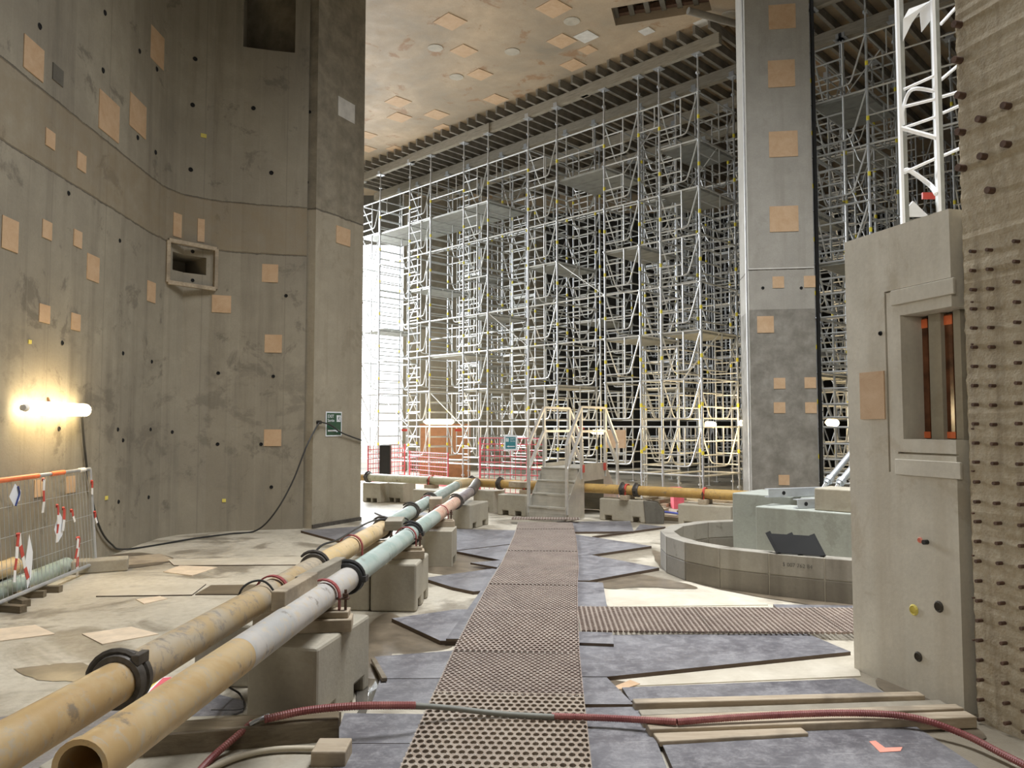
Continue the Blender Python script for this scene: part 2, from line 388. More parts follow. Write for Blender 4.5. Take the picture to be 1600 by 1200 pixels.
cutn = MB().extr([n0+nn_*.3, Vector((n1.x,n1.y,n0.z))+nn_*.3, n1+nn_*.3, Vector((n0.x,n0.y,n1.z))+nn_*.3], -nn_*.9)
r0, r1 = W(380, 58), W(461, 82)
rd = Vector((r1.x-r0.x, r1.y-r0.y, 0)).normalized(); rn = Vector((rd.y, -rd.x, 0))
if rn.dot(Vector((1,-1,0))) < 0: rn = -rn
zb = 7.55
cutr = MB().extr([Vector((r0.x,r0.y,zb))+rn*.3, Vector((r1.x,r1.y,zb))+rn*.3, Vector((r1.x,r1.y,10.5))+rn*.3, Vector((r0.x,r0.y,10.5))+rn*.3], -rn*1.9)
cut(wl, [cutn, cutr])
fb = MB()
p = [n0, Vector((n1.x,n1.y,n0.z)), n1, Vector((n0.x,n0.y,n1.z))]
# timber surround of the niche
nf = thing('niche_frame', 'pale timber frame around the small square opening in the curved wall', 'frame', (n0+n1)/2)
c0, c1 = W(262, 375), W(337, 452)
def onn(px, py): q = on_wall(px, py, (n0.x,n0.y), (n1.x,n1.y)); return q + nn_*.012
z1_, z0_ = c0.z, c1.z; e0 = W(262,400); e1 = W(337,400)
for (a_, b_) in (((e0, z1_), (e1, z1_)), ((e0, z0_), (e1, z0_)), ((e0, z0_), (e0, z1_)), ((e1, z0_), (e1, z1_))):
    MB().bar(Vector((a_[0].x, a_[0].y, a_[1]))+nn_*.01, Vector((b_[0].x, b_[0].y, b_[1]))+nn_*.01, .06, .05, nn_).build('frame_board', M['timber'], nf, world=True, bevel=.004)
# column at the end of the left wall
def ring_wall(name, pts, z0, z1, mat):     # upright solid with uv
    mb = MB(); uv = []; n = len(pts); s = 0; vs = []; fs = []
    for i in range(n):
        a = Vector((pts[i][0], pts[i][1])); b = Vector((pts[(i+1)%n][0], pts[(i+1)%n][1])); L = (b-a).length
        k = len(vs); vs += [(a.x,a.y,z0),(b.x,b.y,z0),(b.x,b.y,z1),(a.x,a.y,z1)]; uv += [(s,z0),(s+L,z0),(s+L,z1),(s,z1)]; fs.append((k,k+1,k+2,k+3)); s += L
    k = len(vs)
    for z in (z0, z1):
        for q in pts: vs.append((q[0],q[1],z)); uv.append((q[0],z))
    fs.append(tuple(range(k, k+n))); fs.append(tuple(range(k+n, k+2*n)))
    m = bpy.data.meshes.new(name); m.from_pydata(vs, [], fs); uvl = m.uv_layers.new(name='UVMap')
    for lo in m.loops: uvl.data[lo.index].uv = uv[lo.vertex_index]
    bm2 = bmesh.new(); bm2.from_mesh(m); bmesh.ops.remove_doubles(bm2, verts=bm2.verts, dist=1e-5); bmesh.ops.recalc_face_normals(bm2, faces=bm2.faces); bm2.to_mesh(m); bm2.free()
    m.materials.append(M[mat]); o = bpy.data.objects.new(name, m); col.objects.link(o); return struct(o)
PA = F(487, 826); PB = F(563, 813); PA, PB = Vector((PA.x, PA.y)), Vector((PB.x, PB.y))
pd = (PB-PA).normalized(); pn = Vector((-pd.y, pd.x))
PD = Vector((-3.42, 12.12)); PC = PB + pn*1.6
colL = ring_wall('column_left', [PA, PB, PC, PC + pn*.1 - pd*1.5, PD], 0, TOPZ, 'column_concrete')
# back wall with the bright gateway beside it
bw = ring_wall('wall_back', [(-3.85,27),(1.2,28.4),(1.2,29),(-3.85,27.6)], 0, 12, 'column_concrete')
ring_wall('wall_back_right', [(1.21,29.4),(18,29.4),(18,29.9),(1.21,29.9)], 0, 12, 'wall_in_shade')
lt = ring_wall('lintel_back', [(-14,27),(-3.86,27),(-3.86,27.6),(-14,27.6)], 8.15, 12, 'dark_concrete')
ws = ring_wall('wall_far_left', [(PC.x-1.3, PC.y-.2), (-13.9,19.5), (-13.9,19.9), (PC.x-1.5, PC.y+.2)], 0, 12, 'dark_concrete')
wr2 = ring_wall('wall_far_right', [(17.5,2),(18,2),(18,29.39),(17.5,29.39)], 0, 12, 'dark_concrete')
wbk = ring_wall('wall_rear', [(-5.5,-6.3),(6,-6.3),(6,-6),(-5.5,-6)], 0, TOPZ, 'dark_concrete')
# ceiling slab (the soffit with patches) and the darker slab behind
ZC = 9.8
cl = MB().prism([(-14,12.6),(18,12.6),(18,29.3),(-14,29.3)], ZC, ZC+.5).build('ceiling', M['soffit']); struct(cl)
# upper shaft walls round the open top
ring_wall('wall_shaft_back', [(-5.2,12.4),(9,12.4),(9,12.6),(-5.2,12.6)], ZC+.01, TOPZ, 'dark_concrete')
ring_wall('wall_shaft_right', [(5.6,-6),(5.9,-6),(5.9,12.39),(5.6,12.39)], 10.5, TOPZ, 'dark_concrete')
struct(MB().prism([(-5.4,-6),(5.6,-6),(5.6,2.4),(-5.4,2.4)], TOPZ-.6, TOPZ-.3).build('roof_baffle_rear', M['dark_concrete']))  # added roof slabs, out of view, keep light off the upper left wall
struct(MB().prism([(-5.4,2.41),(.1,2.41),(.1,12.39),(-5.4,12.39)], TOPZ-.6, TOPZ-.3).build('roof_baffle_left', M['dark_concrete']))
struct(MB().prism([(.11,10.4),(5.6,10.4),(5.6,12.39),(.11,12.39)], TOPZ-.6, TOPZ-.3).build('roof_baffle_edge', M['dark_concrete']))
for nm, pts_ in (('well_baffle_left', [(-.2,2.1),(.1,2.1),(.1,10.7),(-.2,10.7)]), ('well_baffle_right', [(5.6,2.1),(5.9,2.1),(5.9,10.7),(5.6,10.7)]), ('well_baffle_front', [(.11,2.1),(5.59,2.1),(5.59,2.4),(.11,2.4)]), ('well_baffle_back', [(.11,10.4),(5.59,10.4),(5.59,10.7),(.11,10.7)])):  # added well walls above view, narrowing the light to a downward beam
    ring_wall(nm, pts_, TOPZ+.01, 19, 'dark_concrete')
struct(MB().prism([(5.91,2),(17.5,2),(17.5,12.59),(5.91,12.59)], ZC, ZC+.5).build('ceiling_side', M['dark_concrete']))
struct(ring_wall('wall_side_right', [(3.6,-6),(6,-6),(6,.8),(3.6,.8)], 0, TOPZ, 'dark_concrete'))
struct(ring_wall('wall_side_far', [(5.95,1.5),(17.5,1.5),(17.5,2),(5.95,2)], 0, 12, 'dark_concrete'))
# slot in the ceiling
def C_(px, py): return F(px, py, ZC)
cut(cl, [MB().extr([q_ + Vector((0,0,-.1)) for q_ in (C_(1118,52), C_(1180,8), C_(1180,118))], (0,0,.58))])
s0, s1, s2, s3 = C_(955, 13), C_(1104, -14), C_(1112, 16), C_(962, 40)
cut(cl, [MB().extr([q + Vector((0,0,-.1)) for q in (s0,s1,s2,s3)], (0,0,.42))])
gr = thing('slot_grille', 'dark slotted grille inside the recess of the stained ceiling', 'grille', (s0+s2)/2)
for k in range(6):
    a_ = s0.lerp(s1, (k+.1)/6); b_ = s3.lerp(s2, (k+.1)/6)
    MB().bar(a_.lerp(b_,.02)+Vector((0,0,.2)), a_.lerp(b_,.98)+Vector((0,0,.2)), .1, .12).build('crossbar', M['dark_concrete'], gr, world=True)
for t in (.12, .88): MB().bar(s0.lerp(s3,t)+Vector((0,0,.22)), s1.lerp(s2,t)+Vector((0,0,.22)), .12, .1).build('side_rail', M['rust'], gr, world=True)
# ceiling patches
for (zx, zy, sz, m_) in ((787,33,1,'patch_board'),(370,87,.95,'patch_board'),(425,205,.85,'patch_board'),(820,165,.9,'patch_board'),(918,147,.75,'white_patch'),(925,200,.6,'patch_board'),
    (490,300,.85,'patch_board'),(865,262,.85,'patch_board'),(553,400,.9,'patch_board'),(160,410,.95,'patch_board'),(165,473,.95,'patch_board'),(315,462,.95,'patch_board'),(345,515,.8,'patch_board'),
    (1162,125,.5,'white_patch'),(1385,92,.5,'white_patch'),(36,545,.8,'patch_board'),(35,600,.8,'patch_board'),(150,600,.8,'patch_board')):
    q = C_(560+zx/2.58, zy/2.58)
    MB().box((q.x, q.y, ZC-.004), (.52*sz, .52*sz, .012), R(45+random.uniform(-3,3))).build('ceiling_patch', M[m_], cl, world=True)
for (zx, zy) in ((310,193),(860,85),(1497,58),(395,310),(620,208)):
    q = C_(560+zx/2.58, zy/2.58); MB().prism([(q.x+.17*math.cos(t*R(30)), q.y+.17*math.sin(t*R(30))) for t in range(12)], ZC-.008, ZC-.001).build('ceiling_patch', M['stone_patch'], cl, world=True)

# patches and tie holes on the left wall
def wall_quad(px, py, w, h, mat, name, wall, seg=None, off=.006, thick=.012):
    a, b = seg or wall_seg(px)
    q0 = on_wall(px-w/2, py, a, b); q1 = on_wall(px+w/2, py, a, b)
    zt = on_wall(px, py-h/2, a, b).z; zb_ = on_wall(px, py+h/2, a, b).z
    d = Vector((q1.x-q0.x, q1.y-q0.y, 0)).normalized(); n = Vector((d.y, -d.x, 0)); 
    if n.dot(Vector((0,0,0)) - q0) < 0: n = -n
    pts = [Vector((q0.x,q0.y,zb_)), Vector((q1.x,q1.y,zb_)), Vector((q1.x,q1.y,zt)), Vector((q0.x,q0.y,zt))]
    return MB().extr([p_ - n*.004 for p_ in pts], n*thick).build(name, M[mat], wall, world=True)
for (px, py, w, h) in ((52,91,32,52),(245,74,22,52),(170,182,32,60),(215,181,26,52),(78,217,15,27),(127,253,14,27),(15,366,26,50),(73,359,15,28),(121,373,13,26),(145,419,19,40),
    (277,352,13,37),(314,360,11,36),(421,427,27,28),(346,475,30,27),(236,456,13,32),(69,490,17,28),(118,503,14,26),(427,537,27,28),(426,684,27,26),(61,763,16,27),(110,757,14,26)):
    wall_quad(px, py, w, h, 'patch_board', 'wall_patch', wl)
wall_quad(90, 117, 17, 26, 'dark_concrete', 'wall_patch', wl)
def disc_hole(q, n, r, wall, mat='void_black'):
    n = n.normalized(); MB().lathe(q - n*.004, n, [(0,0.0005),(.006,0.0005),(.006,r*.75),(.014,r*.95),(.006,r*1.25),(0,r*1.25)], 12).build('tie_hole', M[mat], wall, world=True)
for (px, py) in ((62,41),(164,20),(218,80),(161,110),(245,108),(305,92),(301,164),(396,169),(215,215),(243,238),(298,265),(424,270),(107,302),(187,376),(301,393),(301,438),(97,536),(192,552),(237,565),
    (341,583),(427,588),(447,462),(184,671),(192,688),(235,671),(269,675),(340,694),(408,694),(424,761),(185,784),(232,777),(92,670)):
    if py < 390 or py > 440 or px < 260 or px > 340 or True:
        a, b = wall_seg(px); q = on_wall(px, py, a, b); d = Vector((b[0]-a[0], b[1]-a[1], 0)).normalized(); n = Vector((d.y,-d.x,0))
        if n.dot(-q) < 0: n = -n
        disc_hole(q, n, .022 if q.z < 5 else .028, wl)
for (px, py, w, h) in ((318,212,9,6),(350,782,6,5),(46,534,5,6),(166,778,4,6)): wall_quad(px, py, w, h, 'yellow_mark', 'paint_mark', wl)
PAB = ((PA.x,PA.y),(PB.x,PB.y)); PAD = ((PD.x,PD.y),(PA.x,PA.y))
wall_quad(536, 369, 22, 27, 'patch_board', 'column_patch', colL, PAB); wall_quad(472, 343, 12, 24, 'patch_board', 'column_patch', colL, PAD)
wall_quad(541, 172, 26, 30, 'white_patch', 'column_patch', colL, PAB); 
for (px, py, s_) in ((484,175,PAD),(480,285,PAD),(469,487,PAD),(466,601,PAD),(463,719,PAD)):
    q = on_wall(px, py, *s_); d = Vector((s_[1][0]-s_[0][0], s_[1][1]-s_[0][1], 0)).normalized(); n = Vector((d.y,-d.x,0)); n = n if n.dot(-q) > 0 else -n
    disc_hole(q, n, .022, colL)
# dark base strip of the column
MB().bar(Vector((PA.x,PA.y,.03))+Vector((pn.x,pn.y,0))*-.01, Vector((PB.x,PB.y,.03))+Vector((pn.x,pn.y,0))*-.01, .03, .06).build('base_strip', M['dark_iron'], colL, world=True)

# grey column right of centre
c1a = A(1173, 600, 13.2); c1b = A(1276, 600, 13.05)
cx0, cy0, cx1, cy1 = c1a.x, c1a.y, c1b.x, c1b.y
cd = Vector((cx1-cx0, cy1-cy0)).normalized(); cn = Vector((-cd.y, cd.x))
K0, K1 = Vector((cx0,cy0)), Vector((cx1,cy1))
gc = ring_wall('column_centre', [K0, K1, K1+cn*1.0, K0+cn*1.0-cd*.0], 0, ZC+1, 'grey_column')
KS = ((K0.x,K0.y),(K1.x,K1.y))
for (px, py, w, h) in ((1222,26,42,38),(1221,115,42,42),(1224,225,45,40),(1225,342,45,40),(1216,441,18,18),(1265,440,18,18),(1196,507,26,26),(1218,599,18,17),(1266,598,18,17),(1218,637,18,17),(1267,637,18,17),(1225,750,17,16)):
    wall_quad(px, py, w, h, 'patch_board', 'column_patch', gc, KS)
MB().bar(Vector((K0.x,K0.y,4.31))-Vector((cn.x,cn.y,0))*.004, Vector((K1.x,K1.y,4.31))-Vector((cn.x,cn.y,0))*.004, .014, .02).build('joint_strip', M['white_patch'], gc, world=True)
for px in (1192, 1252):
    q = on_wall(px, 450, *KS); disc_hole(q, Vector((-cn.x,-cn.y,0)), .022, gc)
MB().bar((K1.x+.06,K1.y+.02,0), (K1.x+.06,K1.y+.02,ZC), .05, .05).build('edge_strip', M['black_plastic'], gc, world=True)
MB().bar((K0.x-.03,K0.y+.03,0), (K0.x-.03,K0.y+.03,ZC), .03, .03).build('edge_strip', M['aluminium'], gc, world=True)  # bright strip stands in for light on the column's left side

# low wall with the window-like niche, right
LA = F(1335, 1045); LB = F(1507, 1118); LA2, LB2 = Vector((LA.x,LA.y)), Vector((LB.x,LB.y))
ld = (LB2-LA2).normalized(); ln = Vector((-ld.y, ld.x)) 
if ln.x < 0: ln = -ln
LS = ((LA2.x,LA2.y),(LB2.x,LB2.y))
zt = on_wall(1325, 377, *LS).z
LEND = LB2 + ld*.0
lw = MB().prism([LA2, LEND, LEND+ln*2.6, LA2+ln*2.6], 0, zt).build('wall_low_right', M['smooth_concrete']); struct(lw)
def LW(px, py, off=0): q = on_wall(px, py, *LS); return q - Vector((ln.x,ln.y,0))*off
l3 = Vector((ln.x, ln.y, 0))
nz1, nz0 = LW(1412,492).z, LW(1412,686).z
h0 = LW(1409,590); h1 = LB2 + ld*.3
cutter = MB().extr([Vector((h0.x,h0.y,nz0))-l3*.3, Vector((h1.x,h1.y,nz0))-l3*.3, Vector((h1.x,h1.y,nz1))-l3*.3, Vector((h0.x,h0.y,nz1))-l3*.3], l3*.50)
# shallow rebate round it
g0 = LW(1386,590); rz1, rz0 = LW(1387,455).z, LW(1387,737).z
def rebate(x0, x1, za, zb_):
    a_, b_ = LW(x0,590), LW(x1,590)
    if x1 > 1500: b_ = Vector((h1.x,h1.y,0))
    return MB().extr([Vector((a_.x,a_.y,za))-l3*.1, Vector((b_.x,b_.y,za))-l3*.1, Vector((b_.x,b_.y,zb_))-l3*.1, Vector((a_.x,a_.y,zb_))-l3*.1], l3*.125)
cut(lw, [cutter, rebate(1385,1388,rz0,rz1), rebate(1385,1510,rz1-.012,rz1), rebate(1400,1510,rz0+.0,rz0+.012), rebate(1400,1510,rz0+.115,rz0+.127)])
# raised concrete slips of the surround
for (x0,x1,y0,y1) in ((1402,1504,717,741),(1395,1494,455,478)):
    a_, b_ = LW(x0,(y0+y1)/2), LW(x1,(y0+y1)/2)
    z_a, z_b = LW(x0,y1).z, LW(x0,y0).z
    MB().extr([Vector((a_.x,a_.y,z_a)), Vector((b_.x,b_.y,z_a)), Vector((b_.x,b_.y,z_b)), Vector((a_.x,a_.y,z_b))], -l3*.018).build('surround_slip', M['smooth_concrete'], lw, world=True, bevel=.003)
# glossy brown strips at the back of the niche, orange taped ends
def NI(px, off): return on_wall(px, 590, (LA2.x+ln.x*off, LA2.y+ln.y*off), (LB2.x+ln.x*off, LB2.y+ln.y*off))
def niche_slab(x0, x1, off, th, za, zb_, nm, mt, par):
    a_, b_ = NI(x0, off), NI(x1, off)
    return MB().extr([Vector((a_.x,a_.y,za)), Vector((b_.x,b_.y,za)), Vector((b_.x,b_.y,zb_)), Vector((a_.x,a_.y,zb_))], l3*th).build(nm, M[mt], par, world=True)
for (x0, x1) in ((1433,1451),(1474,1490)):
    st = niche_slab(x0, x1, .165, .02, nz0+.005, nz1-.01, 'niche_strip', 'clear_brown', lw)
    niche_slab(x0, x1, .160, .004, nz0+.006, nz0+.045, 'orange_tape', 'orange_tape', st); niche_slab(x0, x1, .160, .004, nz1-.075, nz1-.02, 'orange_tape', 'orange_tape', st)
for (x0, x1) in ((1410,1431),(1453,1472),(1492,1503)): niche_slab(x0, x1, .135, .05, nz0+.001, nz1-.001, 'niche_rib', 'block_concrete', lw)
wall_quad(1364, 618, 38, 74, 'patch_board', 'wall_patch', lw, LS)
for (px, py, r, m_) in ((1376,521,.012,'void_black'),(1467,948,.027,'dark_hole'),(1435,1026,.024,'dark_hole'),(1428,953,.027,'yellow_mark'),(1438,844,.014,'pink_mark')):
    disc_hole(LW(px,py), -l3, r, lw, m_)
q = LW(1449, 847); MB().lathe(q, -l3, [(0,.001),(.03,.001),(.03,.014),(0,.014)], 16).build('black_plug', M['black_plastic'], lw, world=True, smooth=True)

# rough wall with steel dowels, far right
E = LB2 + ld*.03 
sd = ld.copy()
wr = MB().prism([E+ln*.06, E+sd*.052+ln*.06, E+sd*.058, E+sd*2.9, E+sd*2.9+ln*1.2, E+ln*1.2], 0, TOPZ)
bm2 = bmesh.new(); wo = wr.build('wall_right', M['rough_concrete']); struct(wo)
# break the face up a little
bm2.from_mesh(wo.data); bmesh.ops.subdivide_edges(bm2, edges=[e for e in bm2.edges if abs(e.verts[0].co.z-e.verts[1].co.z) > 5], cuts=400, use_grid_fill=True)
for v_ in bm2.verts:
    if 0 < v_.co.z < TOPZ-.01: v_.co.x += random.uniform(-.004,.004); v_.co.y += random.uniform(-.006,.006)
bm2.to_mesh(wo.data); bm2.free()
RS = ((E.x,E.y),((E+sd).x,(E+sd).y))
def dowel(px, py, r, L):
    q = on_wall(px, py, *RS); MB().tube([q+l3*.01, q-l3*L], r, 10).build('dowel', M['rust'], wo, world=True, smooth=True)
for i in range(13): dowel(1530 + i*.55, 753+30.9*i, .0098, .036)
for i in range(12): dowel(1529 - i*.5, 722-29.9*i, .0098, .036)
for i in range(13): dowel(1560 + i*1.5, 755+31.2*i, .0098, .036)
for i in range(12): dowel(1558 - i*.8, 724-30.3*i, .0098, .036)
for i in range(14): dowel(1599 + i*.6, 756+32.2*i - 0, .0098, .036)
for i in range(12): dowel(1597 - i*.5, 725-31.6*i, .0098, .036)
for (px, py) in ((1501,39),(1501,95),(1506,150),(1506,207),(1507,263)): dowel(px, py, .02, .05)
for (px, py) in ((1577,166),(1537,187),(1577,226),(1540,245),(1552,298)): dowel(px, py, .019, .045)
for i in range(9): dowel(1523 - i*.3 , 1000-66*i, .005, .015)

# ------------------------------------------------------------------ scaffold
SO = Vector((3.89, 15.7)); U = Vector((-.715, .698)).normalized(); Wd = Vector((-U.y*-1, 0)); Wd = Vector((U.y, -U.x))   # U: leftwards and away, Wd: away to the right
RZ = math.atan2(-U.y, -U.x)
def SP(t, v, z=0): q = SO + U*t + Wd*v; return Vector((q.x, q.y, z))
Z0 = .57; NL = 8; TW = .96; TD = 1.5
def frame_mesh(a, flip=False, r=.017, n=6):
    mb = MB()
    X = (lambda x: a-x) if flip else (lambda x: x)
    mb.tube([(X(0),0,1.0),(X(a),0,1.0)], r*1.15, n)
    m_ = .56*a
    for z in (.42, .70): mb.tube([(X(0),0,z),(X(m_),0,z)], r, n)
    mb.tube([(X(m_),0,.18),(X(m_),0,1.0)], r, n)
    mb.tube([(X(0),0,.18),(X(m_+.03*a),0,.18),(X(m_+.12*a),0,.20),(X(m_+.17*a),0,.27),(X(a-.02),0,.97)], r, n)
    return mb
def mesh_of(mb, name, mat, smooth=True):
    me = bpy.data.meshes.new(name); me.from_pydata(mb.v, [], mb.f); me.materials.append(M[mat]); me.update()
    if smooth: me.polygons.foreach_set('use_smooth', [True]*len(me.polygons)); me.set_sharp_from_angle(angle=R(50))
    return me
def child(name, me, parent, loc=(0,0,0), rz=0):
    o = bpy.data.objects.new(name, me); col.objects.link(o); o.parent = parent; o.location = loc; o.rotation_euler = (0,0,rz); return o
FR_W = mesh_of(frame_mesh(TW), 'ladder_frame', 'frame_galvanised'); FR_WB = mesh_of(frame_mesh(TW, True), 'ladder_frame_back', 'frame_galvanised')
FR_D = mesh_of(frame_mesh(TD), 'side_frame', 'frame_galvanised'); FR_DB = mesh_of(frame_mesh(TD, True), 'side_frame_back', 'frame_galvanised')
def std_mb():
    mb = MB(); H = Z0+NL
    mb.tube([(0,0,Z0-.12),(0,0,H+.12)], .0245, 8)
    for k in range(NL+1): 
        mb.tube([(0,0,Z0+k-.05),(0,0,Z0+k-.02)], .032, 8); mb.tube([(0,0,Z0+k-.006),(0,0,Z0+k+.006)], .055, 8)
    return mb
STD = mesh_of(std_mb(), 'standard', 'galvanised')
BAND = mesh_of(MB().tube([(0,0,.43),(0,0,.51)], .0275, 8), 'yellow_band', 'yellow_band')
JACK = mesh_of(MB().tube([(0,0,.01),(0,0,Z0-.1)], .018, 8).box((0,0,.006),(.15,.15,.012)).tube([(0,0,.25),(0,0,.29)], .045, 6), 'base_jack', 'galvanised')
HEAD = mesh_of(MB().tube([(0,0,Z0+NL+.1),(0,0,9.36)], .019, 8).box((0,0,9.37),(.2,.2,.012)).box((0,-.07,9.43),(.12,.008,.12)).box((0,.07,9.43),(.12,.008,.12)).tube([(0,0,8.95),(0,0,9.0)], .045, 6), 'head_jack', 'galvanised')
def deck_mb(a, b):
    mb = MB(); n = 3
    for k in range(n): mb.box((a/2, b*(k+.5)/n, -.035), (a-.06, b/n-.02, .05))
    return mb
DECK = mesh_of(deck_mb(TW, TD), 'deck', 'deck_metal', False)
BR = mesh_of(MB().tube([(0,0,0),(TW,0,1.0)], .014, 6), 'diagonal_brace', 'frame_galvanised')
LED = {}
def ledger(L, posts):
    key = (round(L,2), posts)
    if key not in LED:
        mb = MB().tube([(0,0,0),(L,0,0)], .021, 6)
        if posts:
            mb.tube([(0,0,-.48),(L,0,-.48)], .017, 6)
            for k in (.22,.78): mb.tube([(L*k,0,0),(L*k,0,-.48)], .013, 6)
        LED[key] = mesh_of(mb, 'linking_ledger', 'frame_galvanised')
    return LED[key]
def tower(t1, v0, label, decks, links, group, braces=()):
    q = SP(t1, v0); root = thing('shoring_tower', label, 'scaffold tower', q, RZ, group)
    for (x, y) in ((0,0),(TW,0),(0,TD),(TW,TD)):
        s = child('standard', STD, root, (x,y,0)); child('base_jack', JACK, root, (x,y,0)); child('head_jack', HEAD, root, (x,y,0)); [child('yellow_band', BAND, s, (0,0,Z0+k_)) for k_ in range(NL)]
    for k in range(NL):
        z = Z0+k
        child('ladder_frame', FR_W, root, (0,0,z)); child('ladder_frame', FR_WB, root, (0,TD,z))
        child('side_frame', FR_D, root, (TW,0,z), R(90)); child('side_frame', FR_DB, root, (0,0,z), R(90))
        if k in braces: child('diagonal_brace', BR, root, (0,TD*.5,z))
    for s_ in range(2):
        child('base_ledger', ledger(TW, False), root, (0,TD*s_,Z0)); child('base_ledger', ledger(TD, False), root, (TW*s_,0,Z0), R(90))
    for k in decks: child('deck', DECK, root, (0,0,Z0+k))
    for (L, k, kind) in links:            # ledgers that reach left to the next tower
        if kind == 'd':
            d_ = child('deck', mesh_of(deck_mb(L, TD), 'deck', 'deck_metal', False), root, (-L,0,Z0+k))
        elif kind == 'x': child('diagonal_brace', mesh_of(MB().tube([(0,0,0),(-L,0,1.0)], .014, 6), 'diagonal_brace', 'frame_galvanised'), root, (0,0,Z0+k-1))
        else: child('linking_ledger', ledger(L, kind == 'g'), root, (-L,0,Z0+k))
    return root
L1 = 1.46
def std_links(L, guard=8): return [(L,0,'l'),(L,1,'l'),(L,3,'l'),(L,4,'l'),(L,6,'l'),(L,guard,'g')]
front = [ (.96, [3,6,7], std_links(.54)+[(.54,2,'l'),(.54,5,'l')], (6,2), 'front row scaffold tower at the corner nearest the grey square column'),
          (2.46,[3,5],  std_links(L1)+[(L1,7,'d'),(L1,5,'x')], (7,), 'front row scaffold tower half a metre left of the corner tower, behind the steel steps'),
          (4.86,[2,5],  std_links(L1)+[(L1,4,'x')], (4,), 'front row scaffold tower directly left of the steel steps with its handrails'),
          (7.28,[2,4,7], std_links(L1)+[(L1,7,'d'),(L1,3,'d'),(L1,2,'x')], (), 'front row scaffold tower above the bend where the pump pipes meet'),
          (9.66,[5,7], std_links(L1)+[(L1,7,'d'),(L1,2,'x')], (), 'front row scaffold tower with the bright gateway just left of it'),
          (12.1,[4,7], [], (), 'front row scaffold tower standing in the bright gateway beside the end column'),
          (-1.40,[2,5], [], (), 'front row scaffold tower hidden mostly behind the grey square column'),
          (-2.42,[4,7], [], (7,), 'front row scaffold tower in the gap between grey square column and low wall'),
          (-4.86,[6], std_links(L1)+[(L1,7,'g')], (), 'front row scaffold tower behind the white access frame above the low wall')]
for (t1, dk, ln_, br, lb) in front: tower(t1, 0, lb, dk, ln_, 'front row of shoring towers', br)
rowt = [.96, 3.42, 5.88, 8.34, 10.8, -1.5, -3.96, -6.4]
names2 = ['at the end by the grey column','one bay left of the column end','in the middle of its row','behind the pipe junction','close to the bright gateway','seen right of the grey square column','further right behind the low wall','at the far right end of its row']
for i, t1 in enumerate(rowt):
    tower(t1, 3.0, 'second row scaffold tower ' + names2[i], [(3,6),(2,7),(4,),(5,)][i%4], [(1.5,z,'l') for z in (1,4,7)], 'second row of shoring towers')
# deeper rows, one mesh each
def far_tower_mesh():
    mb = MB()
    def addm(me, loc, rz=0):
        m = Matrix.Translation(loc) @ Matrix.Rotation(rz,4,'Z'); b = len(mb.v)
        mb.v += [m @ v.co for v in me.vertices]; mb.f += [tuple(b+i for i in p.vertices) for p in me.polygons]
    for (x, y) in ((0,0),(TW,0),(0,TD),(TW,TD)): addm(STD,(x,y,0)); addm(JACK,(x,y,0)); addm(HEAD,(x,y,0))
    for k in range(NL):
        z = Z0+k; addm(FR_W,(0,0,z)); addm(FR_WB,(0,TD,z)); addm(FR_D,(TW,0,z),R(90)); addm(FR_DB,(0,0,z),R(90))
    for k in (3,6): addm(DECK,(0,0,Z0+k))
    for k in (1,4,7): addm(ledger(1.5,False),(-1.5,0,Z0+k))
    return mesh_of(mb, 'shoring_tower', 'galvanised')
FT = far_tower_mesh()
for r_, v0 in enumerate((5.9, 8.4, 10.9, 13.4)):
    for i in range(8):
        t1 = 10.4 - i*2.46
        q = SP(t1, v0)
        if q.y > 25.6 or q.x > 16 or (q.y > 24.6 and q.x < 3.5): continue
        o = bpy.data.objects.new('shoring_tower', FT); col.objects.link(o); o.location = q; o.rotation_euler = (0,0,RZ)
        tag(o, 'deep scaffold tower seen only through the rows of towers before it', 'scaffold tower', 'shoring towers deep in the scaffold')
# beams and joists of the formwork
seg = [(-.55, 3.1, 0),(2.9, 6.4, .03),(6.2, 9.6, 0),(9.4, 13.6, .03)]
bl = ['projecting end beside the grey square column','above the steel steps','above the pump pipe junction','running out over the bright gateway']
for (a, b, dz), lb in zip(seg, bl):
    MB().bar(SP(a,-.04+dz,9.5), SP(b,-.04+dz,9.5), .12, .24).build('primary_beam', M['grey_timber']).update_tag()
    tag(col.objects[-1], 'grey edge beam of the formwork, '+lb, 'beam', 'edge beams of the formwork')['kind'] = 'thing'
for v0, lb in ((1.5,'second'),(3.0,'third'),(4.5,'fourth')):
    o = MB().bar(SP(-.6,v0,9.5), SP(min(13.5,(10.7-.715*v0)/.698),v0,9.5), .14, .24).build('primary_beam', M['grey_timber']); tag(o, lb+' grey formwork beam counted inward from the front edge', 'beam', None, 'thing')
for (v0, lb) in ((0,'front'),(1.5,'inner')):
    o = MB().bar(SP(-6.8,v0,9.5), SP(-1.2,v0,9.5), .14, .24).build('primary_beam', M['grey_timber']); tag(o, lb+' formwork beam right of the grey square column', 'beam', None, 'thing')
jm = MB(); 
jm.box((0,4.2,0),(.07,9.2,.055)).box((0,4.2,-.08),(.05,9.2,.12)).box((0,4.2,-.145),(.07,9.2,.03))
JM = mesh_of(jm, 'formwork_joist', 'joist_grey', False)
k = 0; t = -.5
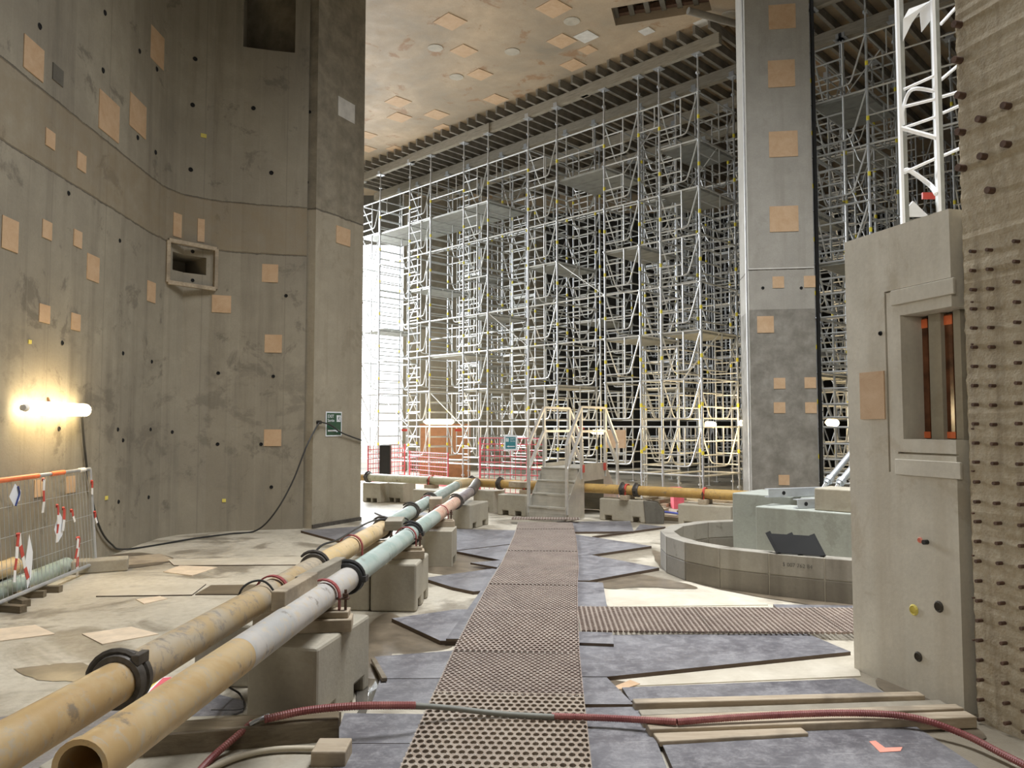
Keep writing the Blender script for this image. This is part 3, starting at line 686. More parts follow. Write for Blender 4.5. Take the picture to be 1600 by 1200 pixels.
while t < 13.4:
    ve = min(8.8, (10.9-.698*t)/.715); Lj = ve+.4
    me_ = JM if Lj > 9.1 else mesh_of(MB().box((0,Lj/2-.4,0),(.07,Lj,.055)).box((0,Lj/2-.4,-.08),(.05,Lj,.12)).box((0,Lj/2-.4,-.145),(.07,Lj,.03)), 'formwork_joist', 'joist_grey', False)
    o = bpy.data.objects.new('formwork_joist', me_); col.objects.link(o); o.location = SP(t, random.uniform(-.03,.03), 9.77); o.rotation_euler = (0,0,RZ)
    tag(o, 'grey joist lying across the edge beams under the ceiling, its end projecting', 'joist', 'joists above the main scaffold'); t += .36
t = -6.6
while t < -1.3:
    o = bpy.data.objects.new('formwork_joist', JM); col.objects.link(o); o.location = SP(t, 0, 9.77); o.rotation_euler = (0,0,RZ)
    tag(o, 'dark joist under the slab right of the grey square column', 'joist', 'joists right of the column'); t += .36
o = MB().tube([SP(-.45,-1.1,9.7), SP(-1.35,.6,9.55)], .07, 12).build('ceiling_pipe', M['joist_grey'], smooth=True); tag(o, 'thick grey tube slanting under the ceiling to the top of the square column', 'tube')

# ------------------------------------------------------------------ pump pipe lines
def coupling(p, d, r, name_label, cat='coupling', mat='dark_iron', lever=True, rot=0):
    root = thing('pipe_coupling', name_label, cat, p)
    d = Vector(d).normalized()
    MB().lathe(p, d, [(-.045,r*1.02),(-.045,r*1.28),(-.03,r*1.34),(-.012,r*1.34),(-.006,r*1.22),(.006,r*1.22),(.012,r*1.34),(.03,r*1.34),(.045,r*1.28),(.045,r*1.02)], 28).build('clamp_ring', M[mat], root, world=True, smooth=True)
    x = d.cross(Vector((0,0,1))).normalized(); up = x.cross(d)
    pts = []
    for k in range(9):
        a = R(20+rot+k*15); pts.append(p + (x*math.cos(a)+up*math.sin(a))*(r*1.42+.01*k/8) - d*.02)
    if lever: MB().tube(pts, [.012]*8+[.008], 6).build('lever', M[mat], root, world=True, smooth=True)
    q = p + (x*math.cos(R(10+rot))+up*math.sin(R(10+rot)))*r*1.38
    MB().bar(q-d*.04, q+d*.04, .03, .04).build('hinge', M[mat], root, world=True, bevel=.004)
    return root
def pipe(a, b, r, mat, label, group=None, open_end=False):
    d = (b-a).normalized(); L = (b-a).length
    n = 24
    root = thing('pump_pipe', label, 'pipe', a, 0, group)
    MB().lathe(a, d, [(0,r*.86),(0,r),(L*.33,r),(L*.66,r),(L,r),(L,r*.86)], n).build('pipe_barrel', M[mat], root, world=True, smooth=True)
    MB().lathe(a, d, [(0,r*.84),(-.002,r*1.07),(.03,r*1.07),(.035,r*1.0)], n).build('end_collar', M[mat], root, world=True, smooth=True)
    MB().lathe(a, d, [(L+.002,r*.84),(L+.002,r*1.07),(L-.03,r*1.07),(L-.035,r*1.0)], n).build('end_collar', M[mat], root, world=True, smooth=True)
    return root
RP = .076
def PBp(Y): t = (Y-2.17)/(12.8-2.17); return Vector((-1.19+.5*t, Y, .655-.15*t))
def PAp(Y): t = (Y-2.85)/(14.3-2.85); return Vector((-1.45+.45*t, Y, .66-.15*t))
def at_px(fn, px, lo=1.2, hi=14.5):      # distance at which a pipe line crosses a picture column
    for _ in range(40):
        m = (lo+hi)/2; q = fn(m)
        if 800+1200*q.x/(q.y*math.cos(PITCH)+(q.z-EYE)*math.sin(PITCH)) < px: lo = m
        else: hi = m
    return m
ya = [1.3, at_px(PAp,190), at_px(PAp,492), at_px(PAp,598), at_px(PAp,642), at_px(PAp,672), 14.2]
mata = ['pipe_yellow','pipe_scuffed','pipe_cream','pipe_green','pipe_green','pipe_green']
la = ['yellow pump pipe ending at the rusty coupling, left of the open-ended pipe','long scuffed yellow pump pipe between the open-levered and the black coupling',
      'pale cream pump pipe with red strap and black cable on it','short grey green pump pipe of the left line, first after the cream one','grey green pump pipe of the left line, second after the cream one','farthest grey green pump pipe of the left line, ending at the cross pipe']
for i in range(6): pipe(PAp(ya[i]), PAp(ya[i+1]), RP, mata[i], la[i])
lc = ['rusty coupling with raised lever nearest the viewer on the left pipe line','black coupling on the left line where scuffed yellow meets cream','coupling on the left line between cream and grey green pipe','small coupling on the green part of the left line','last coupling of the left line before the cross pipe']
for i in range(1, 6): coupling(PAp(ya[i]), PAp(9)-PAp(3), RP, lc[i-1], rot=(40 if i == 1 else 0))
yb = [2.17, at_px(PBp,545), at_px(PBp,643), at_px(PBp,712), 12.8]
y_mid = at_px(PBp, 372); y_gr = at_px(PBp, 678)
dB = (PBp(12)-PBp(3)).normalized()
r1_ = pipe(PBp(yb[0]), PBp(yb[1]), RP, 'pipe_yellow', 'open-ended yellow pump pipe with bare grey far half, nearest of all')
MB().lathe(PBp(y_mid), dB, [(0,RP*.9),(0,RP*1.004),((yb[1]-y_mid)*.99,RP*1.004),((yb[1]-y_mid)*.99,RP*.9)], 24).build('bare_half', M['pipe_grey'], r1_, world=True, smooth=True, label='grey bare steel half of the pipe')
pipe(PBp(yb[1]), PBp(yb[2]), RP, 'pipe_green', 'green pump pipe of the right line between two black couplings')
r3_ = pipe(PBp(yb[2]), PBp(yb[3]), RP, 'pipe_pink', 'pump pipe of the right line, green then pinkish with red rust spots')
MB().lathe(PBp(yb[2]+.02), dB, [(0,RP*.9),(0,RP*1.005),((y_gr-yb[2]),RP*1.005),((y_gr-yb[2]),RP*.9)], 24).build('green_half', M['pipe_green'], r3_, world=True, smooth=True, label='green painted near half')
pipe(PBp(yb[3]), PBp(yb[4]), RP, 'pipe_purple', 'dark purplish grey pump pipe at the far end of the right line')
for y_, lb in zip(yb[1:4], ('big black coupling on the right line where grey meets green pipe','black coupling on the green stretch of the right line','grey coupling on the right line beyond the pinkish pipe')): coupling(PBp(y_), dB, RP, lb, rot=-10, mat='black_rubber' if y_ < 9 else 'dark_iron')
# cross pipe line
X0, X1 = Vector((-3.6, 16.55, .52)), Vector((4.3, 11.45, .52))
def XP(s): return X0.lerp(X1, s)
def xs(px):
    lo, hi = 0, 1
    for _ in range(40):
        m = (lo+hi)/2; q = XP(m)
        if 800+1200*q.x/q.y < px: lo = m
        else: hi = m
    return m
XS = [0, xs(577), xs(738), xs(782), xs(973), xs(994), 1]
mx = ['pipe_ochre','pipe_olive','pipe_ochre','pipe_ochre','pipe_ochre','pipe_ochre']
lx = ['short yellow cross pipe just behind the end column','greenish white cross pipe before the bright gateway','yellow cross pipe right of the pipe junction','dirty yellow cross pipe passing under the steel steps','very short yellow cross pipe between two couplings right of the steps','long yellow cross pipe running behind the block ring']
for i in range(6): pipe(XP(XS[i]), XP(XS[i+1]), .08, mx[i], lx[i])
for i, lb in ((1,'grey coupling on the cross pipe by the end column'),(2,'coupling at the junction of the cross pipe and the two long lines'),(3,'dark coupling on the cross pipe left of the steel steps'),(4,'left one of the paired couplings right of the steel steps'),(5,'right one of the paired couplings right of the steel steps')):
    coupling(XP(XS[i]), X1-X0, .08, lb)
# elbow and valve at the junction
j0 = PAp(14.2); j1 = XP(XS[2])
o = MB().tube(smooth_path([PAp(14.0), PAp(14.3), j1+Vector((-.1,-.15,0)), j1+Vector((.02,0,0))], 6), .085, 16).build('pipe_elbow', M['pipe_cream'], smooth=True); tag(o, 'short elbow joining the left pipe line to the cross pipe', 'pipe elbow')
o = MB().tube(smooth_path([PBp(12.75), PBp(13.0)+Vector((0,0,.0)), PBp(13.4)+Vector((.0,.1,.02)), XP(XS[2]+.012)], 6), .085, 16).build('pipe_elbow', M['dark_iron'], smooth=True); tag(o, 'dark elbow joining the right pipe line to the cross pipe', 'pipe elbow')

# ------------------------------------------------------------------ concrete ballast blocks
def block(p, rz, label, L=.8, Wb=.4, H=.41, mat='block_concrete', pockets=True):
    # p: centre on the ground; long side along local y, pockets open along local x
    h = L/2; e = .1; w_ = .13; hh = .085
    prof = [(-h,0)] + ([(-h+e,0),(-h+e,hh),(-h+e+w_,hh),(-h+e+w_,0),(h-e-w_,0),(h-e-w_,hh),(h-e,hh),(h-e,0)] if pockets else []) + [(h,0),(h,H),(-h,H)]
    mb = MB().extr([(-Wb/2, y, z) for (y, z) in prof], (Wb,0,0))
    o = mb.build('ballast_block', M[mat], bevel=.018); o.location = (p[0], p[1], 0); o.rotation_euler = (0,0,rz)
    for v_ in o.data.vertices: pass
    return tag(o, label, 'concrete block', 'concrete ballast blocks')
def block_fr(px, py, label, Wb=.4, L=.7, rz=R(-10), H=.41):   # by its front right foot
    q = F(px, py); x_ = Vector((math.cos(rz), math.sin(rz))); y_ = Vector((-x_.y, x_.x)); c_ = Vector((q.x,q.y)) - x_*Wb/2 + y_*L/2
    return block(c_, rz, label, L, Wb, H)
block_fr(494, 1148, 'large pale concrete block nearest the viewer, under the open-ended pipe', .40, .74, R(-11), .44)
block_fr(650, 957, 'concrete block under the green pipe, second along the right line', .40, .6, R(-4), .41)
block_fr(706, 886, 'concrete block under the pinkish pipe, third along the right line', .38, .45, R(-3), .40)
block_fr(735, 828, 'grey concrete block under the dark purplish pipe end', .40, .7, R(-22), .38)
block_fr(390, 1075, 'shaded concrete block under the scuffed yellow pipe, left of the nearest block', .36, .6, R(-5), .38)
block_fr(577, 955, 'shaded block left of the second block of the right line', .32, .6, R(-4), .40)
block_fr(655, 886, 'shaded block left of the third block of the right line', .28, .5, R(-3), .39)
XR = math.atan2((X1-X0).y, (X1-X0).x)
def block_x(px, py, label, Wb=.4, L=.8, H=.36, dz=0):  # long side along the cross pipe; foot centre of the long face
    q = F(px, py); rz = XR + R(90); x_ = Vector((math.cos(rz), math.sin(rz))); c_ = Vector((q.x,q.y)) + x_*Wb/2
    return block(c_, rz, label, L, Wb, H)
block_x(580, 785, 'concrete block under the cross pipe, touching the end column edge', .4, .5, .4); block_x(616, 785, 'concrete block with one pocket right beside the one at the end column', .4, .5, .4)
block_x(664, 797, 'concrete block below the greenish cross pipe, left of the pipe junction', .4, .6, .38); block_x(755, 799, 'concrete block just right of the pipe junction', .4, .45, .38)
block_x(799, 806, 'concrete block with two pockets left of the steel steps', .35, .6, .37); block_x(972, 815, 'concrete block with two open pockets right of the steel steps', .3, .84, .37)
block_x(1100, 826, 'wide plain concrete block behind the ring of blocks', .5, .85, .36)
# broken piece
q = F(1021, 818); o = MB().extr([(q.x-.13,q.y,0),(q.x+.16,q.y-.06,0),(q.x+.17,q.y-.05,.20),(q.x+.06,q.y-.02,.35),(q.x-.16,q.y+.02,.37)], (.05,.22,0)).build('broken_block', M['dark_concrete'], bevel=.01); tag(o, 'dark broken slab leaning at the end of the two-pocket block', 'concrete piece')

# timber packing, straps and threaded rods
def pack(c, size, rz, label, mat='timber', name='timber_packer', **kw):
    o = MB().box((0,0,0), size, 0, **kw).build(name, M[mat], bevel=.005); o.location = (c[0], c[1], c[2]); o.rotation_euler = (0,0,rz)
    # origin sits at the base after building
    o.location = (c[0], c[1], c[2]-size[2]/2); return tag(o, label, 'timber', 'timber packers under the pipes')
def strap(p, d, r, label, mat='dark_red_strap', rod=True, zfoot=.42):
    root = thing('pipe_strap', label, 'pipe strap', p, 0, 'hold-down straps over the pipes'); d = Vector(d).normalized(); x = d.cross(Vector((0,0,1))).normalized(); up = Vector((0,0,1))
    pts = [p + x*(r*1.25)*math.cos(R(a)) + up*(r*1.25)*math.sin(R(a)) for a in range(0, 181, 15)]
    pts = [pts[0]-up*.09] + pts + [pts[-1]-up*.09]
    for i in range(len(pts)-1): pass
    mb = MB()
    for i in range(len(pts)-1): mb.bar(pts[i], pts[i+1], .035, .008, up=(pts[i]+pts[i+1])/2-p)
    mb.build('band', M[mat], root, world=True)
    if rod:
        for sgn in (1,-1):
            b_ = p + x*sgn*(r*1.25+.035)
            MB().tube([Vector((b_.x,b_.y,zfoot)), Vector((b_.x,b_.y,p.z+.04))], .008, 8).build('threaded_rod', M['rust'], root, world=True, smooth=True)
            MB().tube([Vector((b_.x,b_.y,p.z-.0)), Vector((b_.x,b_.y,p.z+.018))], .018, 6).build('nut', M['rust'], root, world=True)
            MB().bar(b_-x*sgn*.05+up*-.01, b_+x*sgn*.02+up*-.01, .04, .008).build('lug', M['rust'], root, world=True)
    return root
stations = [(at_px(PBp,505), 'nearest'), (at_px(PBp,634), 'second'), (at_px(PBp,688), 'third')]
for i, (y_, lb) in enumerate(stations):
    pb_, pa_ = PBp(y_), PAp(y_+.15)
    strap(pb_, dB, RP, 'dark red band over the right pipe line at its %s block' % lb)
    zt_ = [.44,.41,.40][i]
    top = pb_.z-RP
    pack((pb_.x, pb_.y-.02, zt_+.035), (.34,.16,.07), R(8), 'lower timber packer on the %s block of the right line' % lb)
    pack((pb_.x+.0, pb_.y, (zt_+.07+top)/2), (.30,.12,max(.02, top-zt_-.07)), R(4), 'upper timber packer on the %s block of the right line' % lb)
    pack((pa_.x, pa_.y+.05, (.39+pa_.z-RP)/2), (.3,.14,pa_.z-RP-.39), R(4), 'timber packer under the left line beside the %s block' % lb)
strap(PAp(at_px(PAp,425)), dB, RP, 'dark red band over the scuffed yellow pipe near the twin sleepers', rod=False)
strap(PAp(at_px(PAp,548)), dB, RP, 'dark red band over the cream pipe', rod=False)
strap(PAp(at_px(PAp,667)), dB, RP, 'band over the green pipe of the left line', rod=False)
for px, lb in ((675,'left of the pipe junction'),(823,'left of the steel steps'),(979,'first right of the steps'),(1100,'behind the block ring')):
    strap(XP(xs(px)), X1-X0, .08, 'red band over the cross pipe, '+lb, 'red_paint', zfoot=.36)
    q = XP(xs(px)); pack((q.x, q.y, .40), (.3,.14,.08), XR+R(90), 'timber packer under the cross pipe, '+lb)
# sleepers wedged between the two lines
a_, b_ = A(437, 945, 3.75), A(531, 886, 4.75)
for i, (pp, pq, lb) in enumerate(((A(434,940,3.85), A(487,908,4.4), 'near timber sleeper wedged between the two pipe lines'), (A(470,915,4.3), A(532,882,5.1), 'far timber sleeper wedged between the two pipe lines, under the black coupling'))):
    c_ = (pp+pq)/2; o = MB().bar(pp, pq, .07, .10).build('timber_sleeper', M['grey_timber' if i else 'timber'], bevel=.006); tag(o, lb, 'timber')
for (px, py, Y, lb) in ((617,818,7.4,'timber block between the two lines at the second block'),(681,783,10,'upper timber block standing on the pinkish pipe bearing'),(681,792,10,'lower timber block on the pinkish pipe bearing')):
    q = A(px,py,Y); o = MB().box(q, (.16,.36,.09), R(4)).build('timber_block', M['timber'] if Y > 8 else M['grey_timber'], bevel=.006); tag(o, lb, 'timber')
for (px, py, Y, lb) in ((812,757,13.7,'timber block on top of the cross pipe left of the steps'),):
    q = A(px,py,Y); o = MB().box(q, (.34,.2,.1), XR).build('timber_block', M['timber'], bevel=.006); tag(o, lb, 'timber')
# pallet wood scattered behind the cross pipe
for i in range(26):
    px = random.uniform(985, 1140); Y = random.uniform(12.9, 16.2); X = (px-800)/1200*Y
    o = MB().box((0,0,0), (random.uniform(.3,.8), random.uniform(.08,.14), .07)).build('timber_offcut', M['timber' if i%3 else 'wet_timber'], bevel=.004)
    o.location = (X, Y, 0.0); o.rotation_euler = (0,0,random.choice((XR, XR+R(90)))+random.uniform(-.15,.15))
    tag(o, 'timber offcut lying on the floor around the scaffold feet', 'timber', 'timber offcuts under the scaffold')
    if random.random() < .6:
        o2 = o.copy(); col.objects.link(o2); o2.location = (X, Y, .071); o2.rotation_euler = (0,0,o.rotation_euler.z+R(80))
# ------------------------------------------------------------------ steel steps over the cross pipe
q = F(884, 817); xr_ = Vector((.84,-.54,0)).normalized(); yr_ = Vector((.54,.84,0)).normalized()
SW = .74; so = Vector((q.x,q.y,0)) - xr_*SW
st = thing('footbridge_steps', 'aluminium step-over with four treads and handrails crossing the pipe', 'steps', (so.x, so.y, .02), math.atan2(xr_.y, xr_.x))
SL = 2.05; SH = .86
prof = [(0,0),(0,.22),(.56,SH+.06),(1.49,SH+.06),(SL,.22),(SL,0),(1.42,0),(1.42,.62),(.66,.62),(.66,0)]
for x in (-.004, SW-.004): MB().extr([(x,y,z) for (y,z) in prof], (.008,0,0)).build('side_plate', M['checker_plate'], st)
for k in range(4):
    z = SH*(k+1)/4; y0 = .14*k + .02
    for (ya_, yb_, sg) in ((y0, y0+.17, 1), (SL-y0-.17, SL-y0, -1)):
        MB().box((SW/2, (ya_+yb_)/2, z-.012), (SW-.02, .19, .024)).build('tread', M['checker_plate'], st, bevel=.004)
        MB().box((SW/2, ya_+.004 if sg > 0 else yb_-.004, z-.13), (SW-.02, .008, .2)).build('riser', M['checker_plate'], st)
MB().box((SW/2, SL/2, SH-.014), (SW-.02, SL-1.1, .026)).build('platform', M['checker_plate'], st)
for x in (.0, SW):
    for y, za, zb_ in ((.04,.1,1.25),(.56,SH-.2,1.9),(1.49,SH-.2,1.9),(SL-.04,.1,1.25)):
        MB().box((x, y, (za+zb_)/2), (.045,.045,zb_-za)).build('rail_post', M['aluminium'], st, bevel=.004)
    for dz in (0, -.42):
        MB().bar((x,.04,1.27+dz),(x,.56,1.9+dz),.05,.04).build('handrail', M['aluminium'], st); MB().bar((x,.56,1.9+dz),(x,1.49,1.9+dz),.05,.04).build('handrail', M['aluminium'], st); MB().bar((x,1.49,1.9+dz),(x,SL-.04,1.27+dz),.05,.04).build('handrail', M['aluminium'], st)
for y in (.60,1.45): MB().box((SW+.014, y, SH-.02), (.03,.07,.13)).build('bracket', M['red_paint'], st, label='dark red bracket')

# ------------------------------------------------------------------ walkway mats
def mat_mesh(W_, L_, pitch, name, mat):
    nx, ny = round(W_/pitch), round(L_/pitch); px_, py_ = W_/nx, L_/ny; vs = []; fs = []
    idx = {}
    def corner(i, j):
        if (i,j) not in idx: idx[(i,j)] = len(vs); vs.append((i*px_-W_/2, j*py_, .0195)); 
        return idx[(i,j)]
    me_ = {}
    def mid(i, j, k):
        if (i,j,k) not in me_:
            me_[(i,j,k)] = len(vs); vs.append((i*px_-W_/2+(px_/2 if k == 0 else 0), j*py_+(py_/2 if k == 1 else 0), .015))
        return me_[(i,j,k)]
    mi = []
    for j in range(ny):
        sh = .5 if j % 2 else 0
        for i in range(nx + (1 if sh else 0)):
            xa, xb = max(0, i-sh)*px_-W_/2, min(nx, i+1-sh)*px_-W_/2; ya, yb = j*py_, (j+1)*py_; cx_, cy_ = (xa+xb)/2, (ya+yb)/2; hx, hy = (xb-xa)/2, (yb-ya)/2
            b = len(vs)
            for (sx_, sy_) in ((-1,-1),(0,-1),(1,-1),(1,0),(1,1),(0,1),(-1,1),(-1,0)): vs.append((cx_+sx_*hx, cy_+sy_*hy, .016))
            for zz in (.0155, .001):
                for k in range(8):
                    a = R(225+45*k); vs.append((cx_+hx*.76*math.cos(a), cy_+hy*.76*math.sin(a), zz))
            for k in range(8):
                k2 = (k+1) % 8; fs += [(b+k, b+k2, b+8+k2, b+8+k), (b+8+k, b+8+k2, b+16+k2, b+16+k)]; mi += [0, 0]
            q_ = len(vs); r_ = .17*px_
            vs += [(xa-r_, ya, .0165), (xa, ya-r_, .0165), (xa+r_, ya, .0165), (xa, ya+r_, .0165), (xa, ya, .0225)]
            fs += [(q_, q_+1, q_+4), (q_+1, q_+2, q_+4), (q_+2, q_+3, q_+4), (q_+3, q_, q_+4)]; mi += [1]*4
    # outer skirt
    me = bpy.data.meshes.new(name); me.from_pydata(vs, [], fs); me.materials.append(M[mat]); me.materials.append(M['mat_node']); me.polygons.foreach_set('material_index', mi); me.update(); return me
MW = .86
ME = mat_mesh(MW, 1.0, .04, 'walkway_mat', 'mat_brown'); ME2 = mat_mesh(MW, 1.0, .042, 'walkway_mat_tan', 'mat_tan')
def matc(Y):   # centre line of the walkway
    pts = [(1.5,-.14),(3.6,-.08),(4.3,-.03),(5.2,.02),(6.4,.11),(7.5,.2),(8.5,.30),(9.6,.38),(10.8,.46),(12.3,.53)]
    for (a, b) in zip(pts, pts[1:]):
        if Y <= b[0]: t = (Y-a[0])/(b[0]-a[0]); return a[1]+(b[1]-a[1])*t
    return pts[-1][1]
brk = [1.9, 3.15, 4.48, 5.29, 6.46, 7.5, 8.5, 9.5, 10.6, 11.5, 12.25]
lbm = ['tan honeycomb mat panel at the very bottom edge of the walkway','tan honeycomb walkway mat panel lying under the crossing hose','brown walkway mat panel right behind the crossing hose','brown walkway mat panel level with the nearest concrete block','brown walkway mat panel beside the side walkway to the right','brown walkway mat panel level with the second concrete block','brown walkway mat panel, fifth from the steel steps','greyish walkway mat panel, fourth from the steel steps','greyish walkway mat panel, third from the steel steps','brown walkway mat panel, second from the steel steps','narrow brown walkway mat panel just before the steel steps']
ZM = .05
for i in range(len(brk)-1):
    a, b = brk[i], brk[i+1]; xa, xb = matc(a), matc(b)
    o = bpy.data.objects.new('walkway_mat', ME2 if i < 2 else ME); col.objects.link(o)
    o.location = (xa, a, ZM + (.004 if i % 2 else 0)); o.rotation_euler = (0,0,math.atan2(b-a, xb-xa)-R(90)); o.scale = (1.0, math.hypot(b-a, xb-xa)+.02, 1)
    tag(o, lbm[i], 'mat', 'brown perforated mats of the main walkway')
o = bpy.data.objects.new('walkway_mat', ME); col.objects.link(o); q = F(905, 815, .04); o.location = (q.x, 12.62, .075); o.rotation_euler = (0,0,R(86)); o.scale=(.3,1.1,1); tag(o, 'brown mat laid crosswise against the foot of the steel steps', 'mat')
qa, qb = F(904,970,.03), F(1336,974,.03)
n_ = 3; dv = (qb-qa)*1.35/n_
for k in range(n_):
    o = bpy.data.objects.new('walkway_mat', ME); col.objects.link(o); p_ = qa+dv*k; o.location = (p_.x, p_.y, .04+.003*k); o.rotation_euler = (0,0,math.atan2(dv.y,dv.x)-R(90)); o.scale = (.9, dv.length+.01, 1)
    tag(o, ['side walkway mat panel starting at the main walkway','side walkway mat panel in the middle before the ring of blocks','side walkway mat panel ending behind the low wall'][k], 'mat', 'side walkway mats')

# ------------------------------------------------------------------ sheets on the floor
def sheet(px, label, mat='film_plywood', z=0.0, th=.032, name='plywood_sheet'):
    pts = [F(x, y, z+th) for (x, y) in px]
    mb = MB().prism([(p_.x,p_.y) for p_ in pts], z, z+th-.0004)
    o = mb.build(name, M[mat])
    if th > .01:
        o.data.materials.append(M['sheet_edge'])
        for p_ in o.data.polygons:
            if abs(p_.normal.z) < .5: p_.material_index = 1
    return tag(o, label, 'plywood sheet', 'loose plywood sheets on the floor')
sheet([(612,966),(688,1001),(733,1001),(752,952),(712,952)], 'dark pointed plywood sheet with thick edge beside the nearest block')
sheet([(697,998),(760,998),(815,880),(782,880)], 'long narrow plywood strip under the left rim of the walkway', z=.033, th=.02)
sheet([(585,1026),(735,1014),(715,1059),(594,1060)], 'dusty plywood sheet right of the nearest block, upper of the pair')
sheet([(594,1061),(715,1060),(695,1100),(581,1098)], 'dusty plywood sheet right of the nearest block, lower of the pair')
sheet([(538,1114),(700,1116),(690,1161),(522,1161)], 'dark plywood sheet just below the red hose, left of the walkway')
sheet([(533,1162),(690,1162),(680,1240),(505,1240)], 'dark plywood sheet at the bottom edge, left of the walkway')
sheet([(700,826),(830,829),(830,846),(712,860)], 'bluish plywood sheet left of the walkway near the steps')
sheet([(712,861),(830,847),(815,880),(792,877)], 'bluish plywood sheet wedge below the one near the steps')
sheet([(735,879),(795,874),(815,888),(781,887)], 'small plywood strip left of the walkway by the third block', z=.033, th=.02)
sheet([(661,903),(800,884),(790,920),(740,924),(706,917)], 'broad plywood sheet between the second block and the walkway')
sheet([(880,832),(1018,853),(915,868),(880,868)], 'pointed plywood sheet right of the walkway, farther of the two points')
sheet([(880,870),(924,867),(1030,887),(920,907),(880,907)], 'pointed plywood sheet right of the walkway, nearer of the two points')
sheet([(880,908),(942,910),(949,950),(880,950)], 'bluish plywood rectangle in the corner above the side walkway')
sheet([(880,986),(957,988),(959,1006),(880,1003)], 'small plywood strip below the side walkway start', z=.033, th=.02)
sheet([(880,1008),(960,992),(1262,990),(1329,1018),(950,1057),(880,1057)], 'large dark plywood sheet below the side walkway, long slanting edge')
sheet([(880,1058),(948,1058),(990,1100),(880,1100)], 'plywood sheet between the walkway and the timber planks')
sheet([(972,1074),(1335,1060),(1385,1083),(985,1095)], 'plywood sheet running behind the timber planks to the low wall')
sheet([(880,1106),(1005,1104),(1050,1220),(880,1220)], 'dark plywood sheet right of the walkway below the red hose')
sheet([(1035,1163),(1260,1140),(1430,1134),(1560,1220),(1060,1220)], 'big plywood sheet with orange mark in the lower right corner')
sheet([(870,815),(985,814),(990,830),(870,831)], 'plywood sheet right of the foot of the steel steps')
sheet([(925,838),(1040,823),(1000,819),(992,829)], 'thin plywood sliver between steps and block ring')
sheet([(470,829),(565,822),(602,832),(530,845)], 'plywood sheet at the foot of the end column')
sheet([(1208,944),(1340,946),(1340,955),(1220,956)], 'plywood piece between block ring and side walkway')
sheet([(640,835),(705,833),(705,850),(650,853)], 'plywood piece behind the third block')
sheet([(585,800),(640,796),(690,806),(620,815)], 'plywood sheet before the blocks at the bright gateway')
sheet([(262,874),(478,869),(474,882),(272,883)], 'pale plywood board on the round concrete pad, farther one', 'pale_plywood', th=.012)
sheet([(160,921),(322,912),(300,929),(150,931)], 'pale plywood board on the pad, left one of the near pair', 'pale_plywood', th=.012)
sheet([(330,914),(400,913),(385,928),(305,928)], 'dark wet board on the pad beside the pale near board', 'wet_timber', th=.012)
sheet([(255,893),(282,883),(340,886),(300,899)], 'small cream parallelogram board inset in the pad', 'pale_patch', th=.008)
sheet([(128,990),(205,979),(248,990),(160,1006)], 'cream board inset in the floor above the rusty coupling', 'pale_patch', th=.008)
sheet([(-30,985),(55,976),(86,990),(-30,1005)], 'cream board inset in the floor at the left picture edge', 'pale_patch', th=.008)
sheet([(212,936),(250,931),(262,935),(225,943)], 'smallest cream board inset in the floor between near boards and pipes', 'pale_patch', th=.008)
sheet([(175,872),(250,865),(275,875),(180,885)], 'brown stained board beside the fence foot', 'timber', th=.01)
sheet([(935,920),(1130,927),(1200,945),(950,948)], 'bright cream plywood sheet in front of the block ring', 'pale_plywood', th=.006)
sheet([(950,1058),(1335,1020),(1345,1056),(975,1072)], 'cream plywood sheet below the large dark sheet', 'pale_plywood', th=.006)
sheet([(945,1078),(985,1062),(1000,1068),(975,1076)], 'orange board corner peeking out beside the planks', 'patch_board', z=.006, th=.004)
sheet([(1358,1158),(1368,1157),(1383,1168),(1410,1167),(1407,1173),(1375,1175)], 'orange paint mark on the big lower right sheet', 'pink_mark', z=.0325, th=.002, name='paint_mark')['category'] = 'paint mark'
# mud and wet dirt on the bare floor
MUD = []
def mud(px, mt='mud_wet'):
    MUD.append(1)
    P_ = smooth_path([F(x,y,.0) for (x,y) in px] + [F(*px[0],.0)], 7)[:-1]
    P_ = [p_ + Vector((random.uniform(-.012,.012), random.uniform(-.015,.015), 0)) for p_ in P_]
    c_ = sum(P_, Vector((0,0,0)))/len(P_)
    o = MB().add([(c_.x,c_.y,.002+.0009*len(MUD))]+[(p_.x,p_.y,.001+.0007*len(MUD)) for p_ in P_], [(0,k_+1,(k_+1)%len(P_)+1) for k_ in range(len(P_))]).build('mud', M[mt]); o['kind'] = 'stuff'; o['label'] = 'wet brown mud smeared on the pale floor'; return o
mud([(560,1012),(580,975),(612,958),(690,1004),(705,1012),(640,1022),(590,1024),(582,1090),(560,1110)]); mud([(712,862),(745,868),(780,880),(740,898),(668,895),(662,880)])
mud([(20,1046),(70,1040),(120,1036),(160,1048),(130,1064),(60,1062)]); mud([(245,1000),(300,985),(345,975),(360,990),(300,1020),(250,1035)]); mud([(930,905),(985,897),(1040,905),(1090,920),(1000,918),(950,920)])
mud([(1040,875),(1020,860),(1030,885),(1075,908),(1180,932),(1335,955),(1335,945),(1180,915)]); mud([(170,868),(220,864),(270,872),(250,882),(180,888)]); mud([(905,1062),(940,1060),(985,1070),(975,1082),(990,1100),(950,1100)])
mud([(1380,1050),(1420,1075),(1500,1118),(1540,1160),(1450,1110),(1370,1075)]); mud([(560,1060),(600,1066),(585,1095),(560,1118)], 'puddle_water')
# stick
o = MB().bar(F(583,1030,.03), F(601,1062,.05), .03, .02).build('timber_stick', M['wet_timber']); tag(o, 'short dark stick leaning on the dusty sheet beside the nearest block', 'stick')

